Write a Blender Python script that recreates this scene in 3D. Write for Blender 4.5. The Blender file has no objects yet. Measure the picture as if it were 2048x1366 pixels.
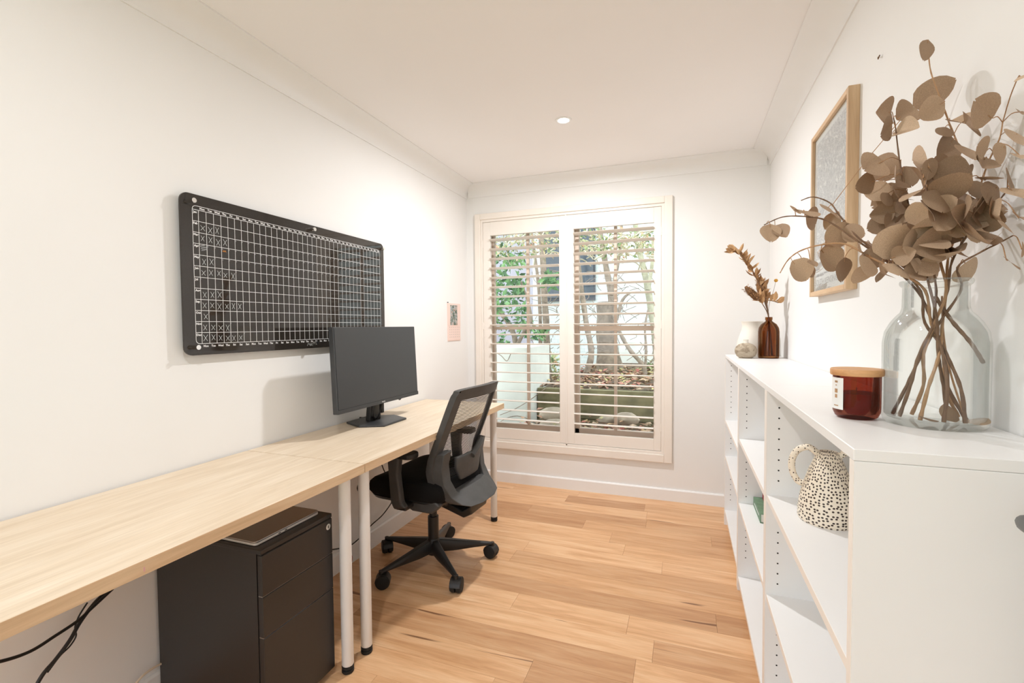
import bpy, math, random
from mathutils import Vector, Matrix
random.seed(7)
PI = math.pi
S = bpy.context.scene
COL = S.collection

# ------------------------------------------------------------------ camera
CAM_H = 1.247
F_PX = 935.15
YAW, PITCH, ROLL = 0.353288, -0.033051, -0.008450
def cam_axes():
    f = Vector((-math.sin(YAW)*math.cos(PITCH), math.cos(YAW)*math.cos(PITCH), math.sin(PITCH)))
    r = Vector((math.cos(YAW), math.sin(YAW), 0))
    u = r.cross(f)
    c, s = math.cos(ROLL), math.sin(ROLL)
    return (c*r+s*u), (-s*r+c*u), f
RA, UA, FA = cam_axes()
cd = bpy.data.cameras.new('camera')
cam = bpy.data.objects.new('camera', cd)
COL.objects.link(cam)
mw = Matrix.Identity(4)
for i in range(3):
    mw[i][0], mw[i][1], mw[i][2] = RA[i], UA[i], -FA[i]
mw[2][3] = CAM_H
cam.matrix_world = mw
cd.sensor_width = 36.0
cd.lens = F_PX/2048*36
cd.clip_start = 0.02
S.camera = cam
EYE = Vector((0, 0, CAM_H))
def ray(x, y):
    return RA*((x-1024)/F_PX) + UA*(-(y-683)/F_PX) + FA
def at(x, y, Y):                       # the point at room depth Y seen in direction (x, y)
    d = ray(x, y); return EYE + d*(Y/d.y)
def at_d(x, y, D):                     # the point at distance D along the view axis
    return EYE + ray(x, y)*D

# ------------------------------------------------------------------ world, exposure
w = bpy.data.worlds.new('overcast_sky'); S.world = w
w.use_nodes = True
bg = w.node_tree.nodes['Background']
bg.inputs[0].default_value = (0.885, 0.945, 1.0, 1)
bg.inputs[1].default_value = 2.5
S.view_settings.view_transform = 'Standard'
S.view_settings.look = 'None'
S.view_settings.gamma = 1.0
S.view_settings.use_curve_mapping = False
S.view_settings.exposure = 0.43
S.cycles.use_denoising = True
S.cycles.max_bounces = 14
S.cycles.diffuse_bounces = 7
S.cycles.glossy_bounces = 5
S.cycles.transparent_max_bounces = 24
S.cycles.sample_clamp_indirect = 6.0
LAMP_W = 20.0
LAMP_COL = (0.985, 0.99, 1.0)

# ------------------------------------------------------------------ materials
def lin(r, g, b):
    def c(v):
        v /= 255.0
        return v/12.92 if v <= 0.04045 else ((v+0.055)/1.055)**2.4
    return (c(r), c(g), c(b), 1.0)
class NT:
    def __init__(s, name):
        s.m = bpy.data.materials.new(name); s.m.use_nodes = True
        s.t = s.m.node_tree; s.b = s.t.nodes['Principled BSDF']; s.out = s.t.nodes['Material Output']
    def n(s, typ, **kw):
        x = s.t.nodes.new(typ)
        for k, v in kw.items():
            if k.startswith('i_'):
                x.inputs[k[2:].replace('_', ' ')].default_value = v
            else:
                setattr(x, k, v)
        return x
    def l(s, a, b): s.t.links.new(a, b)
    def ramp(s, fac, stops):
        r = s.n('ShaderNodeValToRGB')
        e = r.color_ramp.elements
        while len(e) < len(stops): e.new(0.5)
        for k, (p, c) in enumerate(stops):
            e[k].position = p; e[k].color = c
        s.l(fac, r.inputs[0]); return r.outputs[0]
    def coords(s, scale=(1, 1, 1), kind='Object', rnd=0.0):
        tc = s.n('ShaderNodeTexCoord'); mp = s.n('ShaderNodeMapping')
        mp.inputs['Scale'].default_value = scale
        s.l(tc.outputs[kind], mp.inputs[0])
        if rnd:
            oi = s.n('ShaderNodeObjectInfo'); mu = s.n('ShaderNodeMath', operation='MULTIPLY')
            mu.inputs[1].default_value = rnd
            s.l(oi.outputs['Random'], mu.inputs[0]); s.l(mu.outputs[0], mp.inputs['Location'])
        return mp.outputs[0]
    def noise(s, vec, scale=5, detail=4, rough=0.5, dist=0.0):
        x = s.n('ShaderNodeTexNoise'); x.inputs['Scale'].default_value = scale
        x.inputs['Detail'].default_value = detail; x.inputs['Roughness'].default_value = rough
        x.inputs['Distortion'].default_value = dist
        s.l(vec, x.inputs['Vector']); return x.outputs[0]
    def mix(s, fac, a, b, mode='MIX'):
        x = s.n('ShaderNodeMix', data_type='RGBA', blend_type=mode)
        for i, v in ((0, fac), (6, a), (7, b)):
            if hasattr(v, 'links'): s.l(v, x.inputs[i])
            else: x.inputs[i].default_value = v
        return x.outputs[2]
    def bump(s, h, strength=0.2, dist=0.002):
        x = s.n('ShaderNodeBump'); x.inputs['Strength'].default_value = strength
        x.inputs['Distance'].default_value = dist
        s.l(h, x.inputs['Height']); s.l(x.outputs[0], s.b.inputs['Normal'])
def plain(name, col, rough=0.5, metal=0.0, var=0.04, scale=6.0, bump=0.0, bscale=60, spec=0.5):
    k = NT(name)
    v = k.coords()
    nz = k.noise(v, scale, 3)
    lo = tuple(max(0, c*(1-var)) for c in col[:3])+(1,)
    hi = tuple(min(1, c*(1+var)) for c in col[:3])+(1,)
    k.l(k.ramp(nz, [(0.3, lo), (0.7, hi)]), k.b.inputs['Base Color'])
    k.b.inputs['Roughness'].default_value = rough
    k.b.inputs['Metallic'].default_value = metal
    k.b.inputs['Specular IOR Level'].default_value = spec
    if bump: k.bump(k.noise(v, bscale, 3), bump, 0.001)
    return k.m
def wood(name, cols, axis=1, rough=0.45, rnd=0.0, fine=70, coarse=3.0, knots=False, tint=0.0):
    k = NT(name)
    st = [9.0, 9.0, 9.0]; st[axis] = 0.9
    v = k.coords(tuple(st), rnd=rnd)
    n1 = k.noise(v, coarse, 5, 0.6, 0.6)
    st2 = [1.0, 1.0, 1.0]; st2[axis] = 0.03
    v2 = k.coords(tuple(st2), rnd=rnd)
    n2 = k.noise(v2, fine*3, 3, 0.6)
    c = k.ramp(n1, [(0.30, cols[0]), (0.5, cols[1]), (0.72, cols[2])])
    g = k.ramp(n2, [(0.35, (0.86, 0.84, 0.82, 1)), (0.65, (1, 1, 1, 1))])
    c = k.mix(0.7, c, g, 'MULTIPLY')
    if tint:
        oi = k.n('ShaderNodeObjectInfo')
        tn = k.ramp(oi.outputs['Random'], [(0.0, (1-tint, 1-tint*1.25, 1-tint*1.45, 1)), (0.45, (1, 0.99, 0.97, 1)), (1.0, (1+tint*.25, 1+tint*.35, 1+tint*.45, 1))])
        c = k.mix(1.0, c, tn, 'MULTIPLY')
    if knots:
        st3 = [1.0, 1.0, 1.0]; st3[axis] = 0.07
        v3 = k.coords(tuple(st3), rnd=rnd)
        n3 = k.noise(v3, 16, 2, 0.5, 0.8)
        ds = k.ramp(n3, [(0.70, (0, 0, 0, 1)), (0.725, (0.75, 0.75, 0.75, 1))])
        c = k.mix(ds, c, lin(96, 52, 26))
    k.l(c, k.b.inputs['Base Color'])
    k.b.inputs['Roughness'].default_value = rough
    k.bump(n2, 0.06, 0.0005)
    return k.m
def clear_glass(name, tint, rough=0.0, refl=1.0, ep=1.0):
    k = NT(name); k.t.nodes.remove(k.b)
    tr = k.n('ShaderNodeBsdfTransparent'); gl = k.n('ShaderNodeBsdfGlossy'); mx = k.n('ShaderNodeMixShader')
    fr = k.n('ShaderNodeFresnel'); fr.inputs[0].default_value = 1.45
    gl.inputs['Roughness'].default_value = rough
    lw = k.n('ShaderNodeLayerWeight'); lw.inputs[0].default_value = 0.25
    edge = tuple(c**ep for c in tint[:3])+(1,)
    c = k.mix(lw.outputs['Facing'], tint, edge)
    k.l(c, tr.inputs[0])
    mu = k.n('ShaderNodeMath', operation='MULTIPLY'); mu.inputs[1].default_value = refl
    k.l(fr.outputs[0], mu.inputs[0])
    k.l(mu.outputs[0], mx.inputs[0]); k.l(tr.outputs[0], mx.inputs[1]); k.l(gl.outputs[0], mx.inputs[2])
    k.l(mx.outputs[0], k.out.inputs[0]); return k.m

M = {}
M['wall'] = plain('white_wall_paint', (0.83, 0.825, 0.815, 1), 0.85, var=0.008, scale=3, bump=0.05, bscale=220, spec=0.2)
M['ceil'] = plain('ceiling_paint', (0.88, 0.865, 0.865, 1), 0.9, var=0.006, scale=3, spec=0.2)
M['trimw'] = plain('white_trim_gloss', (0.84, 0.835, 0.83, 1), 0.4, var=0.01)
M['cream'] = plain('cream_casing_paint', lin(236, 228, 219), 0.45, var=0.02)
M['shutter'] = plain('shutter_paint', lin(236, 229, 221), 0.4, var=0.012)
M['sash'] = plain('tan_sash_paint', lin(218, 198, 182), 0.5, var=0.05)
M['floor'] = wood('blackbutt_plank', [lin(206, 156, 112), lin(224, 178, 134), lin(236, 198, 158)], axis=0, rough=0.33, rnd=37.0, knots=True, tint=0.25)
M['desk'] = wood('pale_oak_laminate', [lin(220, 200, 174), lin(229, 211, 187), lin(238, 223, 202)], axis=1, rough=0.42, rnd=11.0, fine=60)
M['deskedge'] = wood('oak_edge_band', [lin(196, 164, 128), lin(210, 180, 145), lin(222, 196, 162)], axis=1, rough=0.45, fine=60)
M['oak'] = wood('oak_frame_wood', [lin(188, 156, 122), lin(204, 173, 138), lin(218, 190, 156)], axis=2, rough=0.5, fine=60)
M['oakh'] = wood('oak_frame_wood_flat', [lin(198, 162, 126), lin(213, 180, 143), lin(225, 196, 160)], axis=1, rough=0.5, fine=60)
M['lid'] = wood('bamboo_lid_wood', [lin(205, 150, 100), lin(222, 173, 122), lin(232, 189, 142)], axis=0, rough=0.5, coarse=1.6)
M['legw'] = plain('white_powdercoat', (0.82, 0.82, 0.82, 1), 0.35, var=0.01)
M['blackp'] = plain('black_plastic', lin(32, 31, 31), 0.42, var=0.1)
M['grip'] = plain('charcoal_plastic', lin(70, 69, 68), 0.55, var=0.12, scale=22, bump=0.08, bscale=400)
M['rubber'] = plain('black_rubber', lin(24, 24, 24), 0.7)
M['fabric'] = plain('black_seat_fabric', lin(20, 19, 19), 0.95, var=0.25, scale=260, bump=0.5, bscale=700, spec=0.2)
M['cab'] = plain('black_steel_cabinet', lin(42, 38, 36), 0.38, var=0.08, scale=300, bump=0.05, bscale=500)
M['cabdark'] = plain('cabinet_shadow_gap', lin(14, 13, 13), 0.6)
M['chrome'] = plain('polished_chrome', (0.82, 0.81, 0.79, 1), 0.12, 1.0)
M['alu'] = plain('laptop_aluminium', lin(176, 170, 166), 0.3, 0.9)
M['screen'] = plain('matte_screen', lin(58, 59, 61), 0.40, var=0.02, spec=0.55)
M['bezel'] = plain('monitor_bezel', lin(56, 57, 59), 0.4)
M['white'] = plain('white_print', (0.85, 0.85, 0.85, 1), 0.6)
M['chalk'] = plain('chalk_marker', lin(210, 214, 214), 0.8)
M['orange'] = plain('orange_marker', lin(226, 150, 60), 0.7)
k = NT('black_acrylic')
k.l(k.ramp(k.noise(k.coords(), 900, 2), [(0.3, lin(22, 20, 18)), (0.75, lin(66, 60, 55))]), k.b.inputs['Base Color'])
k.b.inputs['Roughness'].default_value = 0.03
k.b.inputs['Specular IOR Level'].default_value = 0.5
M['acrylic'] = k.m
M['shelfw'] = plain('white_foil_board', (0.85, 0.85, 0.848, 1), 0.38, var=0.006)
M['shelfe'] = plain('white_foil_edge', lin(244, 238, 232), 0.45, var=0.006)
M['hole'] = plain('dark_hole', (0.02, 0.018, 0.015, 1), 0.9)
M['glass'] = clear_glass('window_glass', (0.985, 0.993, 0.988, 1), 0.0, 0.5)
M['vase'] = clear_glass('clear_vase_glass', (0.985, 0.992, 0.987, 1), 0.0, 0.5, ep=3.0)
M['amber'] = clear_glass('amber_glass', (0.66, 0.45, 0.25, 1), 0.02, 0.7, ep=2.0)
M['candleglass'] = clear_glass('red_amber_glass', (0.66, 0.36, 0.27, 1), 0.02, 0.7, ep=1.8)
M['wax'] = plain('candle_wax', lin(222, 150, 118), 0.6, var=0.06)
M['paper'] = plain('white_paper', (0.85, 0.85, 0.84, 1), 0.8)
M['ceramic'] = plain('white_ceramic', lin(236, 231, 221), 0.55, var=0.03, scale=25)
k = NT('stone_marbled')
v = k.coords((1, 1, 2.5))
k.l(k.ramp(k.noise(v, 9, 5, 0.6, 2.2), [(0.3, lin(164, 148, 128)), (0.5, lin(182, 168, 148)), (0.62, lin(140, 124, 104)), (0.7, lin(178, 164, 144))]), k.b.inputs['Base Color'])
k.b.inputs['Roughness'].default_value = 0.7
M['stone'] = k.m
k = NT('speckled_jug_glaze')
tcj = k.n('ShaderNodeTexCoord'); sx_ = k.n('ShaderNodeSeparateXYZ'); k.l(tcj.outputs['Object'], sx_.inputs[0])
at2 = k.n('ShaderNodeMath', operation='ARCTAN2'); k.l(sx_.outputs['Y'], at2.inputs[0]); k.l(sx_.outputs['X'], at2.inputs[1])
mu = k.n('ShaderNodeMath', operation='MULTIPLY'); mu.inputs[1].default_value = 0.055; k.l(at2.outputs[0], mu.inputs[0])
cmb = k.n('ShaderNodeCombineXYZ'); k.l(mu.outputs[0], cmb.inputs['X']); k.l(sx_.outputs['Z'], cmb.inputs['Y'])
vo = k.n('ShaderNodeTexVoronoi', voronoi_dimensions='2D'); vo.inputs['Scale'].default_value = 118; vo.inputs['Randomness'].default_value = 0.6
k.l(cmb.outputs[0], vo.inputs['Vector'])
k.l(k.ramp(vo.outputs['Distance'], [(0.24, lin(58, 42, 34)), (0.31, lin(242, 230, 212))]), k.b.inputs['Base Color'])
k.b.inputs['Roughness'].default_value = 0.45
M['jug'] = k.m
k = NT('speckled_handle_glaze')
vo = k.n('ShaderNodeTexVoronoi'); vo.inputs['Scale'].default_value = 150; vo.inputs['Randomness'].default_value = 0.5
k.l(k.coords(), vo.inputs['Vector'])
k.l(k.ramp(vo.outputs['Distance'], [(0.26, lin(58, 42, 34)), (0.33, lin(242, 230, 212))]), k.b.inputs['Base Color'])
k.b.inputs['Roughness'].default_value = 0.45
M['jugh'] = k.m
M['juginner'] = plain('jug_bare_clay', lin(224, 200, 170), 0.6)
def leafmat(name, a, b, c):
    k = NT(name)
    oi = k.n('ShaderNodeObjectInfo')
    base = k.ramp(oi.outputs['Random'], [(0.0, a), (0.5, b), (1.0, c)])
    nz = k.noise(k.coords((1, 1, 1), rnd=9.0), 40, 4)
    sh = k.ramp(nz, [(0.3, (0.8, 0.79, 0.78, 1)), (0.7, (1.08, 1.07, 1.05, 1))])
    k.l(k.mix(1.0, base, sh, 'MULTIPLY'), k.b.inputs['Base Color'])
    k.b.inputs['Roughness'].default_value = 0.7
    return k.m
M['euc'] = leafmat('dried_eucalyptus_leaf', lin(160, 134, 110), lin(186, 158, 132), lin(208, 182, 155))
M['twig'] = plain('brown_twig', lin(122, 94, 72), 0.7, var=0.25, scale=60)
M['twigl'] = plain('tan_twig', lin(178, 140, 104), 0.7, var=0.15, scale=60)
M['dry'] = leafmat('dried_bronze_leaf', lin(156, 116, 76), lin(186, 144, 100), lin(212, 174, 130))
M['banksia'] = plain('banksia_cone', lin(112, 78, 48), 0.85, var=0.5, scale=160, bump=0.8, bscale=300)
M['yellow'] = plain('yellow_button_flower', lin(214, 160, 66), 0.8, var=0.15, scale=300)
M['green'] = plain('green_cloth_cover', lin(104, 136, 108), 0.55, var=0.18, scale=40)
M['red'] = plain('red_cloth_cover', lin(158, 58, 66), 0.55, var=0.12, scale=40)
M['pages'] = plain('book_pages', lin(232, 228, 218), 0.8, var=0.04, scale=200)
M['pink'] = plain('pink_calendar_card', lin(236, 212, 203), 0.7, var=0.02)
M['cord'] = plain('black_cord', lin(24, 22, 21), 0.5)
M['cordw'] = plain('cream_cord', lin(226, 208, 186), 0.5)
M['cordr'] = plain('red_wire', lin(190, 84, 72), 0.5)
M['pinkink'] = plain('pink_ink', lin(212, 160, 164), 0.7)
M['silverlit'] = plain('silver_edge_painted_lit', lin(226, 220, 214), 0.35, 0.2)  # laptop metal lightened to paint in the bright front edge
M['handle'] = plain('brushed_nickel', lin(128, 129, 130), 0.35, 0.8)
M['print'] = plain('grey_print_ink', lin(150, 148, 150), 0.8)
k = NT('botanical_print')
v = k.coords((1, 1, 1))
n1 = k.noise(v, 17, 2, 0.5, 4.0)
c1 = k.ramp(n1, [(0.34, lin(176, 175, 180)), (0.42, lin(240, 239, 239)), (0.46, lin(158, 157, 163)), (0.5, lin(238, 236, 236)), (0.54, lin(170, 168, 174)), (0.6, lin(244, 242, 240))])
k.l(c1, k.b.inputs['Base Color']); k.b.inputs['Roughness'].default_value = 0.6
M['botanic'] = k.m
k = NT('calendar_picture')
n1 = k.noise(k.coords((1, 1, 1)), 38, 4, 0.6, 0.8)
k.l(k.ramp(n1, [(0.34, lin(48, 58, 50)), (0.46, lin(96, 112, 92)), (0.53, lin(176, 186, 196)), (0.6, lin(196, 160, 130)), (0.68, lin(96, 70, 56))]), k.b.inputs['Base Color'])
M['calpic'] = k.m
# chair mesh: fine horizontal weave with real gaps
k = NT('chair_mesh_weave')
k.b.inputs['Base Color'].default_value = lin(52, 50, 48); k.b.inputs['Roughness'].default_value = 0.7
wv = k.n('ShaderNodeTexWave', wave_type='BANDS', bands_direction='Z'); wv.inputs['Scale'].default_value = 42
k.l(k.coords(), wv.inputs['Vector'])
fa = k.ramp(wv.outputs[1], [(0.52, (0, 0, 0, 1)), (0.66, (1, 1, 1, 1))])
tr = k.n('ShaderNodeBsdfTransparent'); mx = k.n('ShaderNodeMixShader')
k.l(fa, mx.inputs[0]); k.l(k.b.outputs[0], mx.inputs[1]); k.l(tr.outputs[0], mx.inputs[2]); k.l(mx.outputs[0], k.out.inputs[0])
M['weave'] = k.m
k = NT('lit_lamp_diffuser')
k.b.inputs['Emission Color'].default_value = (1, 0.93, 0.84, 1); k.b.inputs['Emission Strength'].default_value = 14
M['lamp'] = k.m
# outdoors
k = NT('painted_brick')
br = k.n('ShaderNodeTexBrick'); br.inputs['Scale'].default_value = 4.2
br.inputs['Color1'].default_value = lin(214, 222, 218); br.inputs['Color2'].default_value = lin(205, 215, 211); br.inputs['Mortar'].default_value = lin(186, 197, 193)
br.inputs['Mortar Size'].default_value = 0.012
tcn = k.n('ShaderNodeTexCoord'); mp = k.n('ShaderNodeMapping'); mp.inputs['Rotation'].default_value = (PI/2, 0, 0)
k.l(tcn.outputs['Object'], mp.inputs[0]); k.l(mp.outputs[0], br.inputs['Vector'])
k.l(br.outputs[0], k.b.inputs['Base Color']); k.b.inputs['Roughness'].default_value = 0.8
M['brickw'] = k.m
M['lav'] = plain('lavender_grey_cladding', lin(176, 174, 184), 0.8, var=0.05)
M['render'] = plain('stained_white_render', lin(218, 221, 212), 0.85, var=0.10, scale=4)
M['soil'] = plain('brown_soil', lin(98, 82, 66), 0.95, var=0.3, scale=14, bump=0.6, bscale=30)
M['sleeper'] = plain('mossy_timber_sleeper', lin(128, 122, 90), 0.9, var=0.3, scale=7, bump=0.3, bscale=40)
M['bark'] = plain('grey_bark', lin(142, 128, 112), 0.9, var=0.3, scale=18, bump=0.5, bscale=60)
M['barkg'] = plain('green_grey_bark', lin(168, 166, 140), 0.9, var=0.2, scale=18)
M['rock'] = plain('garden_rock', lin(158, 146, 128), 0.9, var=0.25, scale=9, bump=0.5, bscale=30)
M['gleaf'] = leafmat('green_leaf', lin(92, 134, 66), lin(124, 160, 92), lin(160, 186, 122))
M['pstem'] = plain('pale_vine_stem', lin(196, 190, 164), 0.8, var=0.2)
M['winglass'] = plain('dark_house_window_glass', lin(72, 82, 90), 0.1)
M['winfr'] = plain('dark_window_frame', lin(66, 70, 76), 0.5)
M['olive'] = plain('olive_eave_paint', lin(120, 128, 108), 0.7, var=0.1)
M['bounceg'] = plain('bounce_ground', lin(120, 140, 90), 0.95, var=0.2, scale=30)
def multileaf(name, stops):
    k = NT(name)
    ge = k.n('ShaderNodeNewGeometry')
    k.l(k.ramp(ge.outputs['Random Per Island'], stops), k.b.inputs['Base Color'])
    k.b.inputs['Roughness'].default_value = 0.8
    return k.m
M['litter'] = multileaf('leaf_litter', [(0.0, lin(120, 84, 66)), (0.3, lin(168, 128, 100)), (0.55, lin(200, 178, 150)), (0.75, lin(166, 92, 84)), (0.9, lin(196, 190, 130)), (1, lin(96, 82, 66))])
M['foliage'] = multileaf('mixed_foliage', [(0.0, lin(98, 122, 80)), (0.3, lin(140, 160, 108)), (0.55, lin(186, 186, 142)), (0.75, lin(160, 140, 112)), (0.9, lin(206, 190, 150)), (1.0, lin(224, 150, 120))])
M['foliaged'] = multileaf('dark_foliage', [(0.0, lin(62, 96, 66)), (0.5, lin(96, 140, 90)), (1.0, lin(132, 170, 112))])

# ------------------------------------------------------------------ geometry builder
WM = {}
class G:
    def __init__(s): s.v = []; s.f = []
    def add(s, vs, fs):
        o = len(s.v); s.v += [Vector(p) for p in vs]; s.f += [tuple(i+o for i in f) for f in fs]; return s
    def box(s, x0, x1, y0, y1, z0, z1):
        return s.add([(x0,y0,z0),(x1,y0,z0),(x1,y1,z0),(x0,y1,z0),(x0,y0,z1),(x1,y0,z1),(x1,y1,z1),(x0,y1,z1)],
                     [(3,2,1,0),(4,5,6,7),(0,1,5,4),(1,2,6,5),(2,3,7,6),(3,0,4,7)])
    def lathe(s, c, prof, n=32, cap=True):
        c = Vector(c); vs = []; fs = []; m = len(prof)
        for i in range(n):
            a = 2*PI*i/n
            for r, z in prof: vs.append(c+Vector((r*math.cos(a), r*math.sin(a), z)))
        for i in range(n):
            j = (i+1) % n
            for q in range(m-1): fs.append((i*m+q, j*m+q, j*m+q+1, i*m+q+1))
        if cap:
            if prof[0][0] > 1e-6: fs.append(tuple(i*m for i in range(n))[::-1])
            if prof[-1][0] > 1e-6: fs.append(tuple(i*m+m-1 for i in range(n)))
        return s.add(vs, fs)
    def cyl(s, a, b, r0, r1=None, n=16):
        return s.tube([a, b], [r0, r0 if r1 is None else r1], n)
    def tube(s, pts, rad, n=8, cap=True, closed=False):
        pts = [Vector(p) for p in pts]; m = len(pts)
        if not hasattr(rad, '__len__'): rad = [rad]*m
        vs = []; fs = []; up = None
        for i in range(m):
            if closed: t = pts[(i+1) % m]-pts[i-1]
            else: t = pts[min(i+1, m-1)]-pts[max(i-1, 0)]
            t.normalize()
            if up is None:
                up = Vector((0, 0, 1)) if abs(t.z) < 0.9 else Vector((1, 0, 0))
            up = up-t*up.dot(t)
            if up.length < 1e-6: up = t.orthogonal()
            up.normalize(); sd = t.cross(up)
            for q in range(n):
                a = 2*PI*q/n
                vs.append(pts[i]+(up*math.cos(a)+sd*math.sin(a))*rad[i])
        for i in range(m if closed else m-1):
            j = (i+1) % m
            for q in range(n):
                p = (q+1) % n
                fs.append((i*n+q, i*n+p, j*n+p, j*n+q))
        if cap and not closed:
            fs.append(tuple(range(n))[::-1]); fs.append(tuple((m-1)*n+q for q in range(n)))
        return s.add(vs, fs)
    def sections(s, secs, closed=False):               # skin a list of equal-length rings
        n = len(secs[0]); vs = [p for r in secs for p in r]; fs = []; m = len(secs)
        for i in range(m if closed else m-1):
            j = (i+1) % m
            for q in range(n):
                p = (q+1) % n
                fs.append((i*n+q, i*n+p, j*n+p, j*n+q))
        if not closed:
            fs.append(tuple(range(n))[::-1]); fs.append(tuple((m-1)*n+q for q in range(n)))
        return s.add(vs, fs)
    def prism(s, poly, ax, a, b):                     # extrude a 2-D polygon along axis ax from a to b
        n = len(poly); vs = []
        for d in (a, b):
            for p, q in poly:
                vs.append({0: (d, p, q), 1: (p, d, q), 2: (p, q, d)}[ax])
        fs = [tuple(range(n))[::-1], tuple(range(n, 2*n))]
        for i in range(n):
            j = (i+1) % n; fs.append((i, j, n+j, n+i))
        return s.add(vs, fs)
    def grid(s, fn, nu, nv):
        vs = [fn(i/nu, j/nv) for i in range(nu+1) for j in range(nv+1)]
        return s.add(vs, [(i*(nv+1)+j, (i+1)*(nv+1)+j, (i+1)*(nv+1)+j+1, i*(nv+1)+j+1) for i in range(nu) for j in range(nv)])
    def obj(s, name, mat, parent=None, local=False, smooth=False, bevel=0, seg=2, solid=0, subd=0, kind=None):
        mtx = WM.get(parent.name) if parent else None
        vs = s.v
        if mtx is not None and not local:
            inv = mtx.inverted(); vs = [inv @ p for p in vs]
        me = bpy.data.meshes.new(name)
        me.from_pydata([tuple(p) for p in vs], [], s.f)
        me.validate(); me.update()
        me.materials.append(M[mat] if isinstance(mat, str) else mat)
        o = bpy.data.objects.new(name, me); COL.objects.link(o)
        if parent:
            o.parent = parent; WM[o.name] = mtx if mtx is not None else Matrix.Identity(4)
        else: WM[o.name] = Matrix.Identity(4)
        import bmesh
        bm = bmesh.new(); bm.from_mesh(me); bmesh.ops.recalc_face_normals(bm, faces=bm.faces); bm.to_mesh(me); bm.free()
        if solid:
            d = o.modifiers.new('solid', 'SOLIDIFY'); d.thickness = solid; d.offset = 0
        if subd:
            d = o.modifiers.new('sub', 'SUBSURF'); d.levels = subd; d.render_levels = subd
        if bevel:
            d = o.modifiers.new('bevel', 'BEVEL'); d.width = bevel; d.segments = seg; d.limit_method = 'ANGLE'; d.angle_limit = 0.6
        if smooth:
            for p in me.polygons: p.use_smooth = True
            if not subd:
                try: me.set_sharp_from_angle(angle=0.7)
                except Exception: pass
        if kind: o['kind'] = kind
        return o
def thing(name, label, cat, loc=(0, 0, 0), rotz=0.0, group=None):
    o = bpy.data.objects.new(name, None); COL.objects.link(o)
    o.empty_display_size = 0.05
    o.location = loc; o.rotation_euler = (0, 0, rotz)
    WM[o.name] = Matrix.Translation(Vector(loc)) @ Matrix.Rotation(rotz, 4, 'Z')
    return tag(o, label, cat, group)
def tag(o, label, cat, group=None, kind=None):
    o['label'] = label; o['category'] = cat
    if group: o['group'] = group
    if kind: o['kind'] = kind
    return o
def struct(o):
    o['kind'] = 'structure'; return o
def holder(name, loc=(0, 0, 0)):                       # a piece of the setting that parents its pieces
    o = bpy.data.objects.new(name, None); COL.objects.link(o); o.location = loc
    o.empty_display_size = 0.05
    WM[o.name] = Matrix.Translation(Vector(loc)); return struct(o)
_tx = {}
def text_geo(s, bold=0.0):
    if (s, bold) in _tx: return _tx[(s, bold)]
    cu = bpy.data.curves.new('t', 'FONT'); cu.body = s; cu.size = 1.0; cu.offset = bold; cu.resolution_u = 2
    o = bpy.data.objects.new('t', cu); COL.objects.link(o)
    dg = bpy.context.evaluated_depsgraph_get(); dg.update()
    me = bpy.data.meshes.new_from_object(o.evaluated_get(dg))
    vs = [tuple(v.co[:2]) for v in me.vertices]; fs = [tuple(p.vertices) for p in me.polygons]
    bpy.data.objects.remove(o); bpy.data.curves.remove(cu); bpy.data.meshes.remove(me)
    _tx[(s, bold)] = (vs, fs); return vs, fs
def put_text(g, s, fn, size, bold=0.0, width=None, center=False):
    vs, fs = text_geo(s, bold)
    if not vs: return
    x0 = min(v[0] for v in vs); x1 = max(v[0] for v in vs)
    k = size if width is None else width/(x1-x0)
    off = (x0+x1)/2 if center else x0
    g.add([fn((v[0]-off)*k, v[1]*size) for v in vs], fs)
def lerp(a, b, t): return a+(b-a)*t
def smooth_path(pts, n=6):
    pts = [Vector(p) for p in pts]; out = []
    for i in range(len(pts)-1):
        p0, p1, p2, p3 = pts[max(i-1, 0)], pts[i], pts[i+1], pts[min(i+2, len(pts)-1)]
        for q in range(n):
            t = q/n
            out.append(0.5*((2*p1)+(p2-p0)*t+(2*p0-5*p1+4*p2-p3)*t*t+(3*p1-p0-3*p2+p3)*t**3))
    out.append(pts[-1]); return out

# ------------------------------------------------------------------ room shell
XL, XR, YB, ZC = -1.66, 0.52, 3.46, 2.37
Y0 = -1.1
WX0, WX1, WZ0, WZ1 = -1.517, -0.150, 0.346, 2.076
fl = holder('floor')
G().box(XL-.1, XR+.1, Y0, YB+.05, -.10, -.0135).obj('subfloor', 'soil', fl)
row = 0; y = YB
PW = 0.131
while y > Y0:
    y1 = max(y-PW, Y0)
    x = XL - random.uniform(0.0, 1.1)
    while x < XR:
        ln = random.choice((0.55, 0.8, 1.05, 1.3, 1.6))*random.uniform(.9, 1.1)
        a, b = max(x, XL), min(x+ln, XR)
        if b-a > 0.03:
            if b < XR and XR-b < 0.06: b = XR
            G().box(a+.0004, b-.0004, y1+.0004, y-.0004, -.0135, 0).obj('plank', 'floor', fl)
        x += ln
        if b == XR: break
    y = y1; row += 1
struct(G().box(XL-.1, XL, Y0, YB+.14, -.1, ZC+.06).obj('wall_left', 'wall'))
struct(G().box(XR, XR+.1, Y0, YB+.14, -.1, ZC+.06).obj('wall_right', 'wall'))
g = G()
g.box(XL, WX0, YB, YB+.14, -.1, ZC+.06); g.box(WX1, XR, YB, YB+.14, -.1, ZC+.06)
g.box(WX0, WX1, YB, YB+.14, -.1, WZ0); g.box(WX0, WX1, YB, YB+.14, WZ1, ZC+.06)
struct(g.obj('wall_back', 'wall'))
struct(G().box(XL, XR, Y0, YB, ZC, ZC+.06).obj('ceiling', 'ceil'))
g = G().box(-.30, XR, Y0-.1, Y0, -.1, ZC+.06); g.box(XL, -.30, Y0-.1, Y0, 2.15, ZC+.06)  # unseen wall added behind the camera to cut light on the bookcase side
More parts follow.
